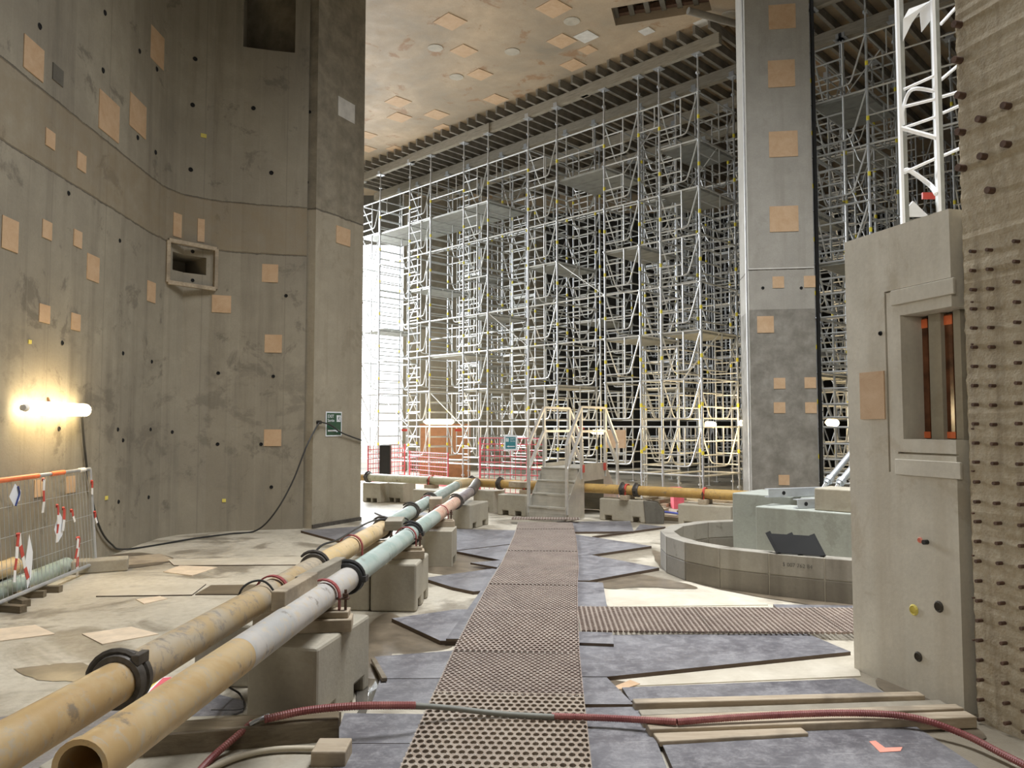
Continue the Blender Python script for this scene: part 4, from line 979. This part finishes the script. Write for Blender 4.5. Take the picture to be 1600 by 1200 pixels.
# ------------------------------------------------------------------ timber planks, foreground right
def plank(p0, p1, w_, th, z, label, mat='timber'):
    a_, b_ = F(*p0, z), F(*p1, z)
    o = MB().bar(a_, b_, w_, th).build('timber_plank', M[mat], bevel=.006); return tag(o, label, 'plank', 'timber planks beside the low wall')
plank((990,1102),(1440,1090),.07,.05,.045,'rearmost timber plank of the row before the low wall')
plank((1000,1117),(1475,1101),.08,.03,.03,'pale scraped plank, second from the back of the row','grey_timber')
plank((1003,1129),(1500,1110),.07,.05,.045,'third plank of the row, reaching to the dowel wall')
plank((1012,1143),(1518,1124),.09,.06,.04,'front plank of the row with the red hose lying on it','timber')
plank((1025,1156),(1255,1143),.11,.03,.035,'short loose plank in front of the row')
# foreground left
o = MB().bar(F(230,1160,.07), F(530,1135,.07), .16, .13).build('timber_beam', M['wet_timber'], bevel=.01); tag(o, 'wet dark beam under the hose joint, lower left', 'beam')['kind'] = 'thing'
o = MB().bar(F(430,1127,.05), F(533,1118,.05), .1, .08).build('timber_plank', M['timber'], bevel=.006); tag(o, 'pinkish plank end right of the hose joint', 'plank')
o = MB().bar(F(492,1180,.05), F(545,1180,.05), .16, .10).build('timber_block', M['timber'], bevel=.008); tag(o, 'pale timber block at the end of the beige hose', 'timber')
o = MB().prism([(p_.x,p_.y) for p_ in [F(x,y,.02) for (x,y) in ((180,1125),(420,1118),(520,1170),(520,1260),(150,1260),(60,1200))]], 0, .03).build('concrete_slab', M['block_concrete'], bevel=.01); tag(o, 'mud splashed pale slab in the lower left corner', 'slab')['kind'] = 'thing'
o = MB().prism([(p_.x,p_.y) for p_ in [F(x,y,.01) for (x,y) in ((-60,1130),(300,1075),(380,1095),(380,1110),(150,1210),(-60,1260))]], 0, .012).build('plywood_sheet', M['film_plywood']); tag(o, 'dark plywood sheet beneath the two near pipe ends', 'plywood sheet')

# hoses
def hose(pts, r, mat, label, corr=False, name='hose', n=10, k=10):
    P_ = smooth_path(pts, k)
    if corr:
        Q = [P_[0]]; step = .006; acc = 0
        for a_, b_ in zip(P_, P_[1:]):
            L = (b_-a_).length; d = step-acc
            while d <= L: Q.append(a_.lerp(b_, d/L)); d += step
            acc = L-(d-step)
        rs = [r*(1.0 if (i//1) % 2 else .86) for i in range(len(Q))]
        mb = MB().tube(Q, rs, n)
    else: mb = MB().tube(P_, r, n)
    o = mb.build(name, M[mat], smooth=not corr); return tag(o, label, 'hose')
hose([F(413,1124,.16), F(480,1110,.18), F(560,1103,.19), F(650,1102,.17)], .020, 'hose_red', 'red corrugated hose length crossing before the nearest concrete block', True, 'corrugated_hose')
hose([F(645,1102,.17), F(700,1106,.13), F(780,1115,.09), F(866,1120,.085)], .014, 'grey_hose', 'bare grey hose crossing the walkway between red sleeves')
hose([F(862,1119,.085), F(950,1122,.08), F(1058,1128,.09)], .018, 'hose_red', 'red corrugated sleeve just right of the walkway', True, 'corrugated_hose')
hose([F(1058,1128,.09), F(1180,1119,.10), F(1320,1114,.10), F(1420,1120,.09), F(1500,1145,.06), F(1570,1180,.04), F(1640,1215,.04)], .018, 'hose_red', 'long red corrugated hose lying on the timber planks to the right edge', True, 'corrugated_hose')
hose([F(395,1128,.14), F(370,1150,.1), F(330,1185,.05), F(290,1230,.04)], .018, 'hose_red', 'red corrugated hose running down to the lower edge on the left', True, 'corrugated_hose')
hose([F(420,1118,.16), F(405,1124,.155), F(390,1132,.14)], .011, 'galvanised', 'grey metal hose joint between two red sleeves')
hose([F(300,1215,.05), F(370,1184,.05), F(430,1171,.05), F(500,1170,.05), F(520,1173,.05)], .014, 'beige_hose', 'beige hose curving over the slab, lower left')
# cables
def cable(pts, r, label, mat='black_rubber'): o = MB().tube(smooth_path(pts, 8), r, 6).build('cable', M[mat], smooth=True); return tag(o, label, 'cable')
q1 = PAp(at_px(PAp,395)); cable([q1+Vector((-.1,0,-.12)), q1+Vector((-.07,.02,.07)), q1+Vector((.02,.1,.10)), q1+Vector((.1,.1,.0)), q1+Vector((.09,.14,-.2))], .006, 'black cable looped over the scuffed yellow pipe')
q1 = PAp(at_px(PAp,515)); q2 = PAp(at_px(PAp,585)); cable([q1+Vector((-.3,-.25,-.5)), q1+Vector((-.12,.0,.03)), q1+Vector((0,.3,.1)), q2+Vector((-.05,0,.1)), q2+Vector((.06,.3,.09)), q2+Vector((.2,.7,.05)), q2+Vector((.2,1.0,-.1))], .008, 'black cable lying along the top of the cream pipe')
cable([F(330,1110,.01), F(380,1108,.01), F(375,1085,.02), F(355,1070,.15), F(350,1040,.4)], .006, 'thin black cable hanging below the pipes beside the nearest block')
ledp = [on_wall(60+0, 700, *wall_seg(60))]
def WQ(px, py, off=.03):
    a, b = wall_seg(px); q = on_wall(px, py, a, b); d = Vector((b[0]-a[0], b[1]-a[1], 0)).normalized(); n = Vector((d.y,-d.x,0)); n = n if n.dot(-q) > 0 else -n
    return q + n*off
cable([WQ(121,652,.05), WQ(128,700), WQ(136,760), WQ(150,820), WQ(170,850), F(200,858,.02), F(300,842,.02), F(360,834,.02), F(400,829,.03), A(428,803,11.5), A(456,755,11.6), A(480,695,11.75), on_wall(496,659,*PAB)+Vector((.04,-.03,0))], .012, 'long black cable from the wall lamp along the floor up to the end column')
cable([on_wall(496,659,*PAB)+Vector((.04,-.03,0)), on_wall(512,664,*PAB)+Vector((.05,-.03,0)), on_wall(530,676,*PAB)+Vector((.04,-.02,0)), on_wall(562,688,*PAB)+Vector((.03,-.01,0))], .012, 'black cable drooping across the green exit notice to the column edge')
q = on_wall(496,660,*PAB); o = MB().tube([q, q+Vector((.06,-.035,0))], .03, 12).build('cable_hook', M['black_plastic'], smooth=True); tag(o, 'round black cable hook on the end column beside the exit notice', 'hook')

# ------------------------------------------------------------------ signs
def text(s, loc, rot, size, mat, parent, name='lettering', world_m=None):
    cu = bpy.data.curves.new(name, 'FONT'); cu.body = s; cu.size = size; cu.extrude = .0008; cu.align_x = 'LEFT'; cu.materials.append(M[mat])
    t_ = bpy.data.objects.new(name, cu); col.objects.link(t_); bpy.context.view_layer.update()
    me = bpy.data.meshes.new_from_object(t_.evaluated_get(bpy.context.evaluated_depsgraph_get())); bpy.data.objects.remove(t_)
    o = bpy.data.objects.new(name, me); col.objects.link(o); o.parent = parent; o.location = loc; o.rotation_euler = rot; return o
def sign(p, d, w_, h_, label, mat, margin, layout, flip=False):
    # p: lower left corner, d: direction to the right along the plane
    root = thing('exit_sign', label, 'sign', p, math.atan2(d.y, d.x))
    MB().box((w_/2,0,h_/2),(w_,.004,h_)).build('backing', M['white_paper'], root)
    MB().box((w_/2,-.003,h_/2),(w_-2*margin,.003,h_-2*margin)).build('colour_field', M[mat], root)
    X_ = lambda f: margin+(w_-2*margin)*f; Z_ = lambda f: margin+(h_-2*margin)*f; iw, ih = w_-2*margin, h_-2*margin
    tx, px_, ar = layout
    text('EXIT', (X_(tx), -.005, Z_(.78)), (R(90),0,0), iw*.21, 'white_paper', root); text('Sortie', (X_(tx), -.005, Z_(.60)), (R(90),0,0), iw*.19, 'white_paper', root)
    MB().box((X_(px_), -.0055, Z_(.75)), (iw*.28,.002,ih*.3)).build('pictogram_field', M['white_paper'], root)
    m_ = MB(); c_ = Vector((X_(px_), -.0075, Z_(.75))); s_ = ih*.13
    for (a_, b_) in (((-.1,-.05),(.15,.45)),((-.1,-.05),(.45,-.35)),((-.1,-.05),(-.3,-.45)),((-.3,-.45),(-.7,-.5)),((.15,.45),(.6,.2)),((.1,.45),(-.4,.3)),((-.4,.3),(-.5,0)),((.45,-.35),(.4,-.9))):
        m_.bar(c_+Vector((a_[0]*s_,0,a_[1]*s_)), c_+Vector((b_[0]*s_,0,b_[1]*s_)), .0015, s_*.24, up=(0,1,0))
    m_.box(c_+Vector((.25*s_,0,.8*s_)), (s_*.35,.0015,s_*.35)); m_.build('running_figure', M[mat], root)
    y0 = Z_(.2); a0, a1 = (X_(.08), X_(.9)) if ar > 0 else (X_(.92), X_(.1))
    sg = 1 if ar > 0 else -1; hl = iw*.22
    MB().extr([(a0,-.006,y0-ih*.035),(a1-sg*hl,-.006,y0-ih*.035),(a1-sg*hl,-.006,y0-ih*.08),(a1,-.006,y0),(a1-sg*hl,-.006,y0+ih*.08),(a1-sg*hl,-.006,y0+ih*.035),(a0,-.006,y0+ih*.035)], (0,-.0015,0)).build('arrow', M['white_paper'], root)
    return root
pd3 = Vector((pd.x,pd.y,0)); q = on_wall(508, 682, *PAB) + Vector((pd.y,-pd.x,0))*.008
q2 = on_wall(533, 682, *PAB); hgt = on_wall(508,643,*PAB).z - q.z
sign(q, pd3, (Vector((q2.x,q2.y))-Vector((q.x,q.y))).length, hgt, 'green exit notice taped on the end column, arrow pointing right', 'sign_green', .02, (.06,.82,1))
q = A(787, 704, 15.05); sign(q, Vector((1,-.1,0)), .27, .30, 'white framed teal exit notice hung on the red fence, arrow pointing left', 'sign_blue', .035, (.48,.18,-1))

# ------------------------------------------------------------------ lamps
def tube_lamp(a, b, label, r=.045, power=40):
    root = thing('tube_lamp', label, 'lamp', a); d = (b-a).normalized()
    MB().tube([a, a+d*.04, b-d*.04, b], [r*.6, r, r, r*.6], 14).build('diffuser', M['tube_glow'], root, world=True, smooth=True)
    for p_, s_ in ((a,-1),(b,1)): MB().tube([p_+d*s_*.001, p_+d*s_*.05], [r*.6, r*.45], 12).build('end_cap', M['white_tape'], root, world=True, smooth=True)
    return root
def warm(loc, e, size=.3):
    l = bpy.data.lights.new('lamp_glow', 'POINT'); l.energy = e; l.color = (1,.74,.40); l.shadow_soft_size = size; o = bpy.data.objects.new('lamp_glow', l); col.objects.link(o); o.location = loc; return o
wa, wb = WQ(20, 636, .12), WQ(118, 642, .12)
wa.z = wb.z = (wa.z+wb.z)/2
lampw = tube_lamp(wa, wb, 'glowing tube lamp fixed to the curved wall above the mesh fence', .07)
MB().bar(wa.lerp(wb,.5)+Vector((-.06,0,0)), wa.lerp(wb,.5)+Vector((-.12,0,.12)), .02, .02).build('hook', M['rust'], lampw, world=True)
warm(wa.lerp(wb,.5)+Vector((.18,0,0)), 26, .25)
tube_lamp(A(664,659,21.5), A(708,659,21.2), 'glowing tube lamp deep in the scaffold before the bright gateway', .07); warm(A(686,659,21.0), 45)
tube_lamp(A(1104,663,17.3), A(1116,664,17.6), 'short bright lamp at the scaffold corner, left of the square column', .07); warm(A(1108,662,17.0)+Vector((0,-.3,0)), 45)
tube_lamp(A(1158,661,16.0), A(1163,661,16.3), 'bright lamp right behind the left edge of the square column', .06); warm(A(1150,661,15.9), 30)
tube_lamp(A(1293,660,15.8), A(1308,661,16.0), 'glowing lamp in the scaffold between the square column and the low wall', .07); warm(A(1300,660,15.5), 30)
tube_lamp(A(925,675,20), A(955,675,20), 'glowing lamp behind the handrails of the steel steps', .06); warm(A(935,672,19.8), 60)

# ------------------------------------------------------------------ ring of blocks with pit
rp = [(4.3,6.55),(3.78,6.66),(3.27,6.83),(2.84,7.06),(2.42,7.33),(2.04,7.63),(1.79,8.03),(1.68,8.45),(1.70,8.9),(1.93,9.4),(2.35,9.78),(2.85,9.95),(3.4,10.0),(4.0,9.95),(4.5,9.7)]
rg = thing('block_ring_wall', 'low curved ring wall of two courses of pale concrete blocks', 'block wall', (3.3,8.4,0))
cen = Vector((3.4,8.35))
TH = .16
for cse in range(2):
    for i in range(len(rp)-1):
        a, b = Vector(rp[i]), Vector(rp[i+1])
        if cse: a, b = a.lerp(b,.0), b.lerp(a,.0)
        ia, ib = a + (cen-a).normalized()*TH, b + (cen-b).normalized()*TH
        g_ = .006; d_ = (b-a).normalized()*g_; 
        MB().prism([a+d_, b-d_, ib-d_, ia+d_], cse*.2+.002, cse*.2+.196).build('wall_block', M['aircrete' if cse else 'aircrete_dark'], rg, world=True, bevel=.006)
mc = MB()
for i in range(len(rp)-1):
    a, b = Vector(rp[i]), Vector(rp[i+1]); ca, cb = (cen-a).normalized(), (cen-b).normalized()
    mc.prism([a+ca*.012, b+cb*.012, b+cb*(TH-.012), a+ca*(TH-.012)], 0, .392)
mc.build('mortar', M['block_concrete'], rg, world=True)
MB().box((3.9,8.3,.01),(3.0,2.3,.02)).build('pit_floor', M['floor_concrete'], rg, world=True) if False else None
sa, sb = Vector((2.42,7.33,0)), Vector((2.84,7.06,0)); sdv = (sb-sa).normalized(); so_ = Vector((sdv.y,-sdv.x,0))*.004; ang = math.atan2(sdv.y, sdv.x)
text('5 007 762 84', sa+sdv*.13+so_+Vector((0,0,.29)), (R(90),0,ang), .05, 'stamp_grey', None, 'stamp')
stm = [k_ for k_ in bpy.data.objects if k_.name.startswith('stamp')][-1]; stm.parent = rg; stm.matrix_parent_inverse = parent_matrix(rg).inverted()
nU = Vector((-U.x,-U.y,0)); w3 = Vector((Wd.x,Wd.y,0))
def obox(p, lx, ly, z0, z1, name, label, mat, cat='concrete block'):
    p = Vector((p[0],p[1],0)); a = [p, p+nU*lx, p+nU*lx+w3*ly, p+w3*ly]
    o = MB().prism([(k_.x,k_.y) for k_ in a], z0, z1).build(name, M[mat], bevel=.012); return tag(o, label, cat)
b2 = F(1180,791,.72); b1 = F(1144,770,.80)
obox((b2.x,b2.y), 1.5, .42, 0, .72, 'machine_plinth', 'front greenish grey concrete plinth inside the ring with orange stained corner', 'pit_concrete')
obox((b1.x,b1.y), 1.7, .75, 0, .80, 'machine_plinth', 'rear concrete plinth inside the ring, taller and behind the stained one', 'pit_concrete')
q = F(1268,798,.72); obox((q.x+.05,q.y+.05), 1.0, .4, .721, .95, 'concrete_upstand', 'small brown grey upstand block on top of the front plinth', 'block_concrete')
def channel(p, q_, label, s_=.09):
    d = (q_-p).normalized(); sd_ = d.cross(Vector((0,0,1))).normalized()
    root = thing('steel_channel', label, 'steel channel', p)
    MB().bar(p+Vector((0,0,.004)), q_+Vector((0,0,.004)), s_*.8, .008).build('lower_flange', M['galvanised'], root, world=True); MB().bar(p+Vector((0,0,s_)), q_+Vector((0,0,s_)), s_*.8, .008).build('upper_flange', M['galvanised'], root, world=True)
    MB().bar(p+Vector((0,0,s_/2))+sd_*s_*.36, q_+Vector((0,0,s_/2))+sd_*s_*.36, .008, s_-.01).build('web', M['galvanised'], root, world=True)
    MB().tube([p.lerp(q_,.25)+Vector((0,0,s_/2))+sd_*s_*.38, p.lerp(q_,.25)+Vector((0,0,s_/2))+sd_*s_*.44], .022, 12).build('bolt_hole', M['void_black'], root, world=True)
q = F(1198,777,.81); channel(q, q+Vector((.75,.25,0)), 'grey steel channel on the rear plinth')
q = F(1243,794,.725); channel(q, q+Vector((.4,.12,0)), 'short dark steel channel with round hole on the front plinth')
# raking props
for i, (p_, q_) in enumerate(((A(1291,755,8.9), A(1420,600,9.6)), (A(1310,757,8.5), A(1430,615,9.1)))):
    root = thing('raking_prop', ['left of two grey steel props slanting up behind the low wall','right of two grey steel props slanting up behind the low wall'][i], 'steel prop', p_)
    MB().tube([p_, q_], .035, 14).build('outer_tube', M['galvanised'], root, world=True, smooth=True); MB().tube([p_-Vector((.06,.0,.10)), p_], .022, 10).build('spindle', M['aluminium'], root, world=True, smooth=True)
    MB().tube([p_.lerp(q_,.02), p_.lerp(q_,.05)], .05, 10).build('collar', M['galvanised'], root, world=True); MB().box(p_-Vector((.06,0,.11)), (.16,.16,.015)).build('foot_plate', M['galvanised'], root, world=True)
# black plastic grate leaning on the ring
a, b = F(1217,864,.405), F(1286,869,.405); a2, b2_ = A(1201,834,a.y+.12), A(1270,838,b.y+.12)
pg = thing('plastic_grate', 'black ribbed plastic panel leaning on the block ring', 'plastic panel', a)
nrm = (b-a).cross(a2-a).normalized()
MB().extr([a, b, b2_, a2], nrm*.012).build('panel_plate', M['black_plastic'], pg, world=True)
for t in (0,.5,1):
    p0, p1 = a.lerp(b,t), a2.lerp(b2_,t); MB().bar(p0-nrm*.01, p1-nrm*.01+(p1-p0)*.08, .05, .04, up=nrm).build('panel_rib', M['black_plastic'], pg, world=True)

# ------------------------------------------------------------------ mesh fence with tape, left
f0 = F(150, 885, .05); f0.z = 0
fe = Vector((f0.x, f0.y, 0)); fs_ = F(-60, 975, .05); fs_.z = 0
fd = (fs_-fe).normalized(); FL = 3.0; FH = 1.12
mf = thing('mesh_fence', 'low wire mesh fence panel hung with red and white tape before the curved wall', 'fence', fe)
up = Vector((0,0,1)); lean = Vector((-.10,.0,0))
def FP(s, z): return fe + fd*s + up*z + lean*(z/FH)
MB().tube([FP(0,.05),FP(0,FH)], .019, 10).build('end_post', M['galvanised'], mf, world=True, smooth=True)
MB().tube([FP(FL,.05),FP(FL,FH)], .019, 10).build('end_post', M['galvanised'], mf, world=True, smooth=True)
MB().tube([FP(0,FH),FP(FL,FH)], .018, 10).build('top_rail', M['galvanised'], mf, world=True, smooth=True)
MB().tube([FP(0,.09),FP(FL,.09)], .019, 10).build('bottom_rail', M['galvanised'], mf, world=True, smooth=True)
wm = MB(); s = .06
while s < FL: wm.tube([FP(s,.09),FP(s,FH)], .0025, 4, False); s += .075
for z in (.35,.62,.88): wm.tube([FP(0,z),FP(FL,z)], .0025, 4, False)
wm.build('wire_mesh', M['galvanised'], mf, world=True)
for (a_, b_) in ((1.15,1.9),(.62,.90)): MB().tube([FP(a_,FH),FP(b_,FH)], .024, 10).build('orange_wrap', M['orange_tape'], mf, world=True)
MB().tube([FP(.14,FH),FP(.26,FH)], .025, 10).build('white_wrap', M['white_tape'], mf, world=True)
o = MB().box((0,0,0),(.22,.55,.14)).build('fence_foot', M['block_concrete'], bevel=.015); o.location = (fe.x+.06, fe.y-.02, 0); o.rotation_euler = (0,0,R(-65)); tag(o, 'concrete fence foot with a hole at the end of the mesh fence', 'fence foot')
def tape(s, z, L, label, sway=0, first='red_paint', gap=.0, out_=.03):
    root = thing('barrier_tape', label, 'tape', FP(s, z), 0, 'red and white tape strips on the mesh fence')
    nrm = Vector((fd.y,-fd.x,0)); nrm = nrm if nrm.x > 0 else -nrm
    n = max(2, int(L/.09)); cur = FP(s,z)+nrm*out_
    for k in range(n):
        nx = cur + up*(-L/n) + fd*sway*L/n + nrm*random.uniform(-.01,.012)
        MB().bar(cur, nx, .045+random.uniform(-.015,.01), .003, up=nrm).build('tape_band', M[('red_paint','white_tape')[(k + (first != 'red_paint')) % 2]], root, world=True); cur = nx
    MB().box(FP(s,z)+nrm*.02, (.022,.022,.03), .6, .5).build('knot', M['red_paint'], root, world=True)
tape(1.62,.62,.40,'tape strip hanging with split end near the left picture edge', .25); tape(1.60,.62,.42,'tape strip slanting away from the split-ended one', -.35, 'white_tape')
tape(1.1,1.08,.32,'thin tape strip below the orange wrap', .02, 'white_tape'); tape(.85,.80,.36,'tape strip left of the white paper scrap', .05); tape(.72,.76,.22,'short tape strip right of the white paper scrap', .2); tape(.55,.72,.12,'curled short tape strip right of the paper', -.3)
tape(.42,.42,.40,'long tape strip over the bottom rail near the fence foot', -.05); tape(.45,.42,.2,'short tape piece beside the long one near the foot', .3, 'white_tape'); tape(.02,.98,.14,'tape knot high on the fence end post', .1); tape(-.0,.64,.12,'tape knot halfway down the fence end post', -.3)
nf_ = Vector((.9,-.3,0)).normalized()
def paper(s, z, w_, h_, label, tw=0, mat='white_paper'):
    p_ = FP(s,z)+nf_*.03; o = MB().extr([p_, p_-fd*w_*.55+up*(-h_*.35), p_-fd*w_*.45+up*(-h_*.8), p_+up*-h_, p_+fd*w_*.45+up*(-h_*.55)], nf_*.003).build('paper_scrap', M[mat]); return tag(o, label, 'paper')
paper(.82,.74,.2,.3,'pale torn paper scrap tied in the middle of the mesh fence'); paper(1.42,.6,.14,.5,'grey lavender plastic rag hanging on the fence, left of the torn paper', mat='white_film')
paper(1.62,1.08,.2,.2,'white paper with dark blue scribble at the top of the fence'); 
p_ = FP(1.58,1.05)+nf_*.04; o = MB().tube(smooth_path([p_, p_+up*-.06-fd*.03, p_+up*-.12, p_+up*-.17+fd*.03], 4), .008, 6).build('scribble', M['navy_print']); o.parent = [k_ for k_ in bpy.data.objects if k_.name.startswith('paper_scrap')][-1]; o.matrix_parent_inverse = parent_matrix(o.parent).inverted(); o.location = o.location
# stored pipes behind the fence
for i, (off, z, s0_, s1_, m_, lb) in enumerate(((.28,.09,.25,3.2,'pipe_green','green pump pipe stored on the floor behind the fence, front one'),(.50,.09,.5,3.2,'pipe_green','green pump pipe stored behind the fence, rear one against the wall'),
    (.34,.26,1.25,3.2,'pipe_cream','cream pump pipe stored on top of the green ones'),(.52,.28,1.2,3.2,'pipe_yellow','yellow pump pipe stored on top, nearest the wall'),(.42,.44,1.9,3.2,'pipe_cream','topmost cream pump pipe of the stored heap'))):
    nb = -nf_*off; pipe(FP(s0_,z)+nb-lean*(z/FH), FP(s1_,z)+nb-lean*(z/FH), .08, m_, lb)
for i in range(4):
    p_ = FP(1.1+.25*i, .03)+nf_*random.uniform(-.1,.12); o = MB().box((0,0,0),(.3,.07,.06)).build('timber_offcut', M['wet_timber']); o.location = (p_.x,p_.y,0.0); o.rotation_euler=(0,0,random.uniform(0,3)); tag(o,'dark timber offcut under the bottom rail of the mesh fence','timber','offcuts at the mesh fence')

# notice lying under the pipes
pts = [F(x,y,.02) for (x,y) in ((212,1086),(245,1058),(292,1060),(278,1088))]
o = thing('floor_notice', 'red and white printed notice lying on the floor between the two pipes', 'notice', pts[0])
MB().extr([p_+Vector((0,0,0)) for p_ in pts], (0,0,.004)).build('sheet_face', M['white_paper'], o, world=True)
MB().extr([pts[0].lerp(pts[1],.1).lerp(pts[3],.25), pts[1].lerp(pts[0],.1).lerp(pts[2],.25), pts[1].lerp(pts[2],.5), pts[0].lerp(pts[3],.5)], (0,0,.0055)).build('red_print', M['pink_barrier'], o, world=True)
MB().extr([pts[0].lerp(pts[1],.3), pts[1].lerp(pts[0],.2), pts[1].lerp(pts[2],.2), pts[0].lerp(pts[3],.2).lerp(pts[1],.1)], (0,0,.005)).build('yellow_print', M['yellow_mark'], o, world=True)

# ------------------------------------------------------------------ red fencing and barriers behind
def red_fence(p, q, h_, label):
    root = thing('red_fence', label, 'fence', p); d = (q-p); L = d.length; d.normalize()
    MB().tube([p+up*.1, p+up*h_], .02, 8).build('fence_post', M['pink_barrier'], root, world=True); MB().tube([q+up*.1, q+up*h_], .02, 8).build('fence_post', M['pink_barrier'], root, world=True)
    mb = MB(); z = .15
    while z <= h_: mb.tube([p+up*z, q+up*z], .009, 4, False); z += .12
    s = .1
    while s < L: mb.tube([p+d*s+up*.15, p+d*s+up*h_], .006, 4, False); s += .12
    mb.build('red_mesh', M['pink_barrier'], root, world=True)
    for z in (.1,): MB().bar(p+up*z, q+up*z, .03, .16).build('kick_board', M['pink_barrier'], root, world=True)
p_ = A(750,740,15.6); q_ = A(850,742,14.9); p_.z = q_.z = 0
red_fence(p_, q_, 1.35, 'red mesh fence panel with solid kick board left of the steel steps')
p_ = A(575,740,19.5); q_ = A(632,742,21); p_.z = q_.z = 0; red_fence(p_, q_, 1.1, 'red mesh fence panel in the bright gateway')
p_ = A(640,745,21.5); q_ = A(700,742,20); p_.z = q_.z = 0; red_fence(p_, q_, .9, 'red mesh fence panel behind the greenish cross pipe')
q = A(602,740,20); o = MB().box((q.x,q.y,.55),(.28,.25,1.1)).build('dark_cabinet', M['black_plastic'], bevel=.02); tag(o,'narrow dark upright cabinet standing in the bright gateway','cabinet')
for (x0,x1,y0,y1,Y,lb) in ((655,735,662,760,24,'orange brown formwork panel under the far tube lamp'),(938,974,672,702,16.2,'pale plywood board hung behind the handrails'),(1050,1066,757,775,15,'pink crate under the scaffold corner')):
    a_, b_ = A(x0,y1,Y), A(x1,y0,Y); c_ = (a_+b_)/2
    if Y == 16.2: o = MB().bar(SP(2.44,-.045,(a_.z+b_.z)/2), SP(1.9,-.045,(a_.z+b_.z)/2), .03, b_.z-a_.z).build('plywood_board', M['patch_board']); tag(o, lb, 'board'); continue
    if Y == 24: a_.z = 0
    if Y == 15: a_.z = 0; b_.z = .4
    o = MB().box((c_.x,c_.y,(a_.z+b_.z)/2),(b_.x-a_.x,.04 if Y != 15 else .3,b_.z-a_.z)).build('plywood_board' if Y != 15 else 'pink_crate', M['panel_orange' if Y == 24 else ('patch_board' if Y < 17 and Y > 15.5 else 'pink_barrier')], bevel=.004); tag(o, lb, 'board' if Y != 15 else 'crate')
for (px, py, Y, lb) in ((632,672,23,'small red label plate on the ledger in the gateway'),(716,672,21,'small red label plate on the ledger left of the steps'),(918,672,17.6,'dark red label plate behind the steps handrail')):
    q = SP(3.2,0,1.54) if px == 918 else A(px,py,Y); o = MB().box(q,(.18,.02,.07)).build('label_plate', M['red_paint']); tag(o, lb, 'label plate')
q0, q1 = F(1010,800,.03), F(1063,803,.03); o = MB().tube(smooth_path([q0, (q0+q1)/2+Vector((0,.1,.01)), q1],6), .02, 8).build('hose', M['blue_hose'], smooth=True); tag(o,'blue hose on the floor right of the two-pocket block','hose')

# ------------------------------------------------------------------ white access frame above the low wall
YA = 5.7
sf = thing('access_frame', 'white lit aluminium access frame rising behind the low wall', 'scaffold frame', A(1410,335,YA))
def AV(px, py, Y=YA): return A(px, py, Y)
for (x0, x1_, Y) in ((1411,1406,YA),(1468,1460,YA-.1)):
    p0 = AV(x0,350,Y); 
    MB().bar(Vector((p0.x,p0.y,2.3)), Vector((p0.x,p0.y,5.6)), .022, .025).build('upright', M['white_film'], sf, world=True)
    MB().bar(Vector((p0.x+.045,p0.y+.06,2.3)), Vector((p0.x+.045,p0.y+.06,5.6)), .045, .05).build('inner_upright', M['deck_metal'], sf, world=True)
a0, a1 = AV(1411,350), AV(1468,350,YA-.1); dd = Vector((a1.x-a0.x, a1.y-a0.y, 0))
for (y_a, y_b) in ((140,118),(167,155),(200,183),(270,248)):
    MB().tube([AV(1412,y_a), AV(1461,y_b,YA-.1)], .012, 8).build('rung', M['white_film'], sf, world=True, smooth=True)
for (y_a, y_b) in ((38,5),(125,100),(152,143),(178,165),(245,232)):
    MB().tube([AV(1470,y_a,YA), AV(1500,y_b,YA)], .012, 8).build('rung', M['white_film'], sf, world=True, smooth=True)
MB().tube(smooth_path([AV(1411,195), AV(1411,170), AV(1425,140), AV(1462,143,YA-.1)], 5), .014, 8).build('bent_brace', M['white_film'], sf, world=True, smooth=True)
MB().tube([AV(1408,200), AV(1462,215,YA-.1)], .018, 8).build('thick_brace', M['white_film'], sf, world=True, smooth=True)
MB().tube(smooth_path([AV(1413,270), AV(1420,266), AV(1452,288), AV(1463,303,YA-.1)], 5), .018, 8).build('thick_brace', M['white_film'], sf, world=True, smooth=True)
dn = Vector((.1,.03,.0))
o = MB().extr([AV(1411,64), AV(1411,30), AV(1420,14), AV(1457,0,YA-.05), AV(1457,28,YA-.05), AV(1440,50), AV(1437,18), AV(1425,35)], (.004,.01,0)).build('torn_sheet', M['white_film']); tag(o, 'white torn plastic sheet hanging at the top of the white access frame', 'plastic sheet')
q = AV(1455,306,YA+.2); o = MB().box(q,(.14,.02,.05)).build('label_plate', M['red_paint']); tag(o,'red plate just above the top of the low wall','label plate')
q = AV(1427,326,YA+.1); o = MB().extr([q+Vector((-.1,0,-.06)), q+Vector((.12,0,-.06)), q+Vector((.0,0,.06))], (.0,.02,0)).build('white_bag', M['white_film']); tag(o,'white pointed scrap poking over the low wall top','plastic sheet')
